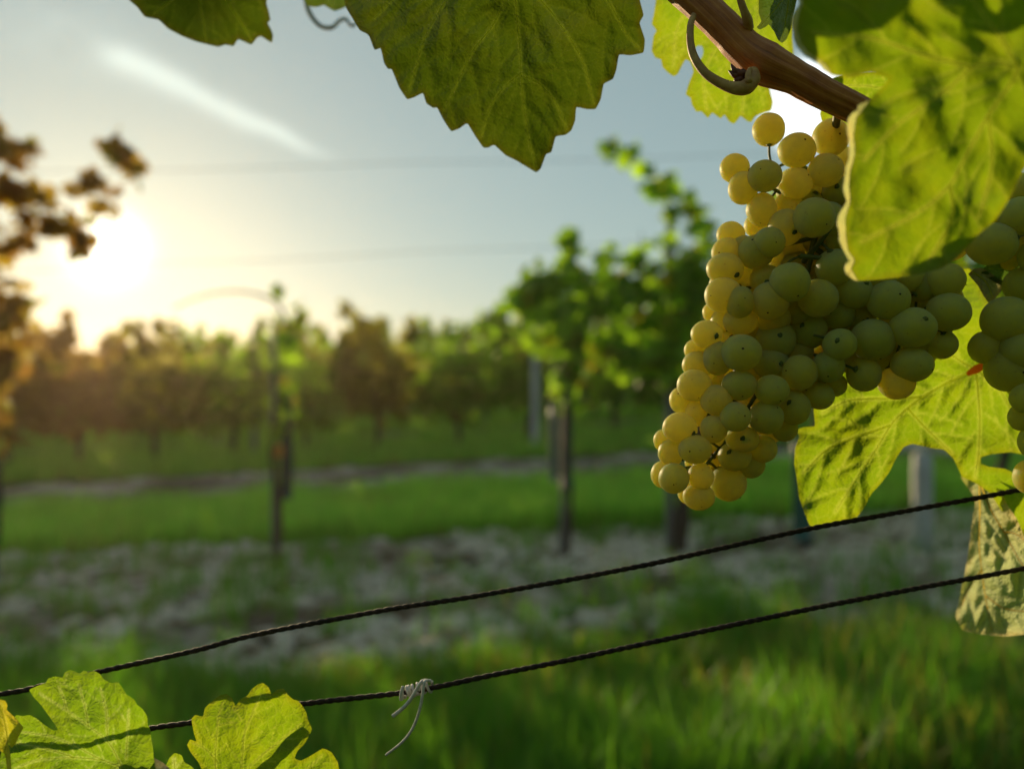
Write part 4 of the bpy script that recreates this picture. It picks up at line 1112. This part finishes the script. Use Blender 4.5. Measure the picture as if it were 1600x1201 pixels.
guard(X(1243, YA), YA - .1, .08, .62, .050, m_guard, 'teal guard tube standing under the tip of the grape bunch')
guard(X(1262, 5.2), 5.2, .0, .55, .05, m_guard_dark, 'dark guard sleeve just right of the teal tube')

mb = MB(); T = catmull([at(*p) for p in [(452,540,YA),(442,488,YA),(420,466,YA),(380,456,YA),(335,458,YA),(295,470,YA),(270,482,YA)]], 8)
mb.tube(T, np.linspace(.010, .005, len(T)), 7)
tag(mb.build('bare_shoot', m_trunk, None, tuple(T[0])), 'thin bare shoot arching left from the top of the slim vine', 'vine shoot')
# trellis wires of the next row
def thin_wire(px0, py0, px1, py1, Y, label, r=.0022):
    mb = MB(); a, b = np.array(at(px0, py0, Y)), np.array(at(px1, py1, Y)); d = b - a
    P = [a + d * t + np.array([0, 0, -0.012 * math.sin(math.pi * ((t * 2) % 1))]) for t in np.linspace(-.6, 1.6, 40)]
    mb.tube(P, r, 6); o = mb.build('trellis_wire', m_wire, None, tuple(P[0]))
    return tag(o, label, 'wire', 'wires of the next row')
thin_wire(60, 268, 1200, 240, 4.2, 'highest faint wire crossing the sky behind the big leaf tip', .0016)
thin_wire(230, 412, 1100, 372, 4.3, 'faint wire crossing the pale sky just above the far vines', .0016)
thin_wire(60, 600, 1100, 560, 4.3, 'faint low wire of the next row in front of the far vines', .0022)

# farther rows: a few crowns and trunks, copied vine by vine
crowns = {}
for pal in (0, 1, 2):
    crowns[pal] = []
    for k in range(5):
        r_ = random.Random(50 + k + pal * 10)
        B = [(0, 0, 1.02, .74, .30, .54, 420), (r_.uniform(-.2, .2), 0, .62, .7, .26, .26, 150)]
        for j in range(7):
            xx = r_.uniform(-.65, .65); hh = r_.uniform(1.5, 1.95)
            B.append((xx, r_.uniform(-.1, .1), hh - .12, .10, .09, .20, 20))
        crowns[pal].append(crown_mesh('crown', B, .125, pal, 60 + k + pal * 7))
trunks = [trunk_mesh('trunk', .8, .035, random.uniform(-.12, .12), .5, 30 + k) for k in range(4)]
ROWS = [(10.6, 1.0, 'vine in the second row, just beyond the thin far strip of soil', 1.0), (14.2, 1.15, 'vine in the third row, seen between the tops of the second', 1.05),
        (18.2, 1.35, 'vine in the fourth row back', 1.1), (23, 1.5, 'vine in the fifth row back', 1.15), (30, 1.7, 'vine in the sixth row back', 1.2), (42, 2.2, 'vine in the farthest row on the horizon', 1.5)]
random.seed(21)
for ri, (Y, sp, lab, sc) in enumerate(ROWS):
    half = 0.68 * Y + 1.5; n = int(2 * half / sp)
    for i in range(n + 1):
        x = -half + i * sp + random.uniform(-.12, .12); y = Y + random.uniform(-.12, .12) + 0.02 * x
        px = 800 + x / y * FPX
        if ri == 0 and 440 < px < 560: s_ = .86
        else: s_ = random.uniform(.92, 1.06) * (1.12 if px > 780 and ri < 2 else 1.0)
        pal = 1 if (px < 330 and random.random() < .75) or (random.random() < .08) else 0  # some browner at random; on the left the orange glow is coloured in
        if px < 190 and ri < 2 and random.random() < .6: pal = 2  # vines near the sun get the flare tint in their leaf colour
        lb = (('', 'brownish ', 'flare-tinted ')[pal] if pal else 'green ') + lab
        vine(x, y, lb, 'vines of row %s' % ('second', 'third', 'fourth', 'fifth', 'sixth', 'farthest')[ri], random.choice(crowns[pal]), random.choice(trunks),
             random.choice([0, math.pi]) + random.uniform(-.1, .1), sc * s_)
        if ri < 2 and i % 4 == 1:
            post('vineyard_post', x + .3, y, 1.75, .035, m_wood, 'weathered post in the %s row of vines' % ('second', 'third')[ri], group='posts of the far rows')

# unseen vineyard rows behind and at the right, added to cut sky light
random.seed(77)
for i in range(9):
    vine(-4.8 + i * 1.2, -1.3 + random.uniform(-.1, .1), 'unseen leafy vine added in a row behind the photographer to block sky light', 'unseen vines added behind', crowns[0][i % 5], trunks[i % 4], random.uniform(-.2, .2), 1.18)
for i in range(2):
    vine(1.15 + i * 1.3, 0.35 + .1 * i, 'unseen leafy vine added beyond the right frame edge to block sky light', 'unseen vines added at the right', crowns[0][(i + 2) % 5], trunks[i], .1, 1.1)

# ------------------------------------------------------------------ haze
hm, hn, hl = newmat('evening_haze')
pv = hn.new('ShaderNodeVolumePrincipled'); pv.inputs['Color'].default_value = (1.0, 0.76, 0.55, 1)
pv.inputs['Density'].default_value = 0.0016; pv.inputs['Anisotropy'].default_value = 0.72
ho = hn.new('ShaderNodeOutputMaterial'); hl.new(pv.outputs[0], ho.inputs['Volume'])
HV = [(x, y, z) for x in (-950, 950) for y in (-10, 1150) for z in (-4, 6)]
HF = [(0, 1, 3, 2), (4, 6, 7, 5), (0, 4, 5, 1), (2, 3, 7, 6), (0, 2, 6, 4), (1, 5, 7, 3)]
hz = mesh_np('haze', HV, HF, hm, smooth_=False)
tag(hz, kind='stuff')
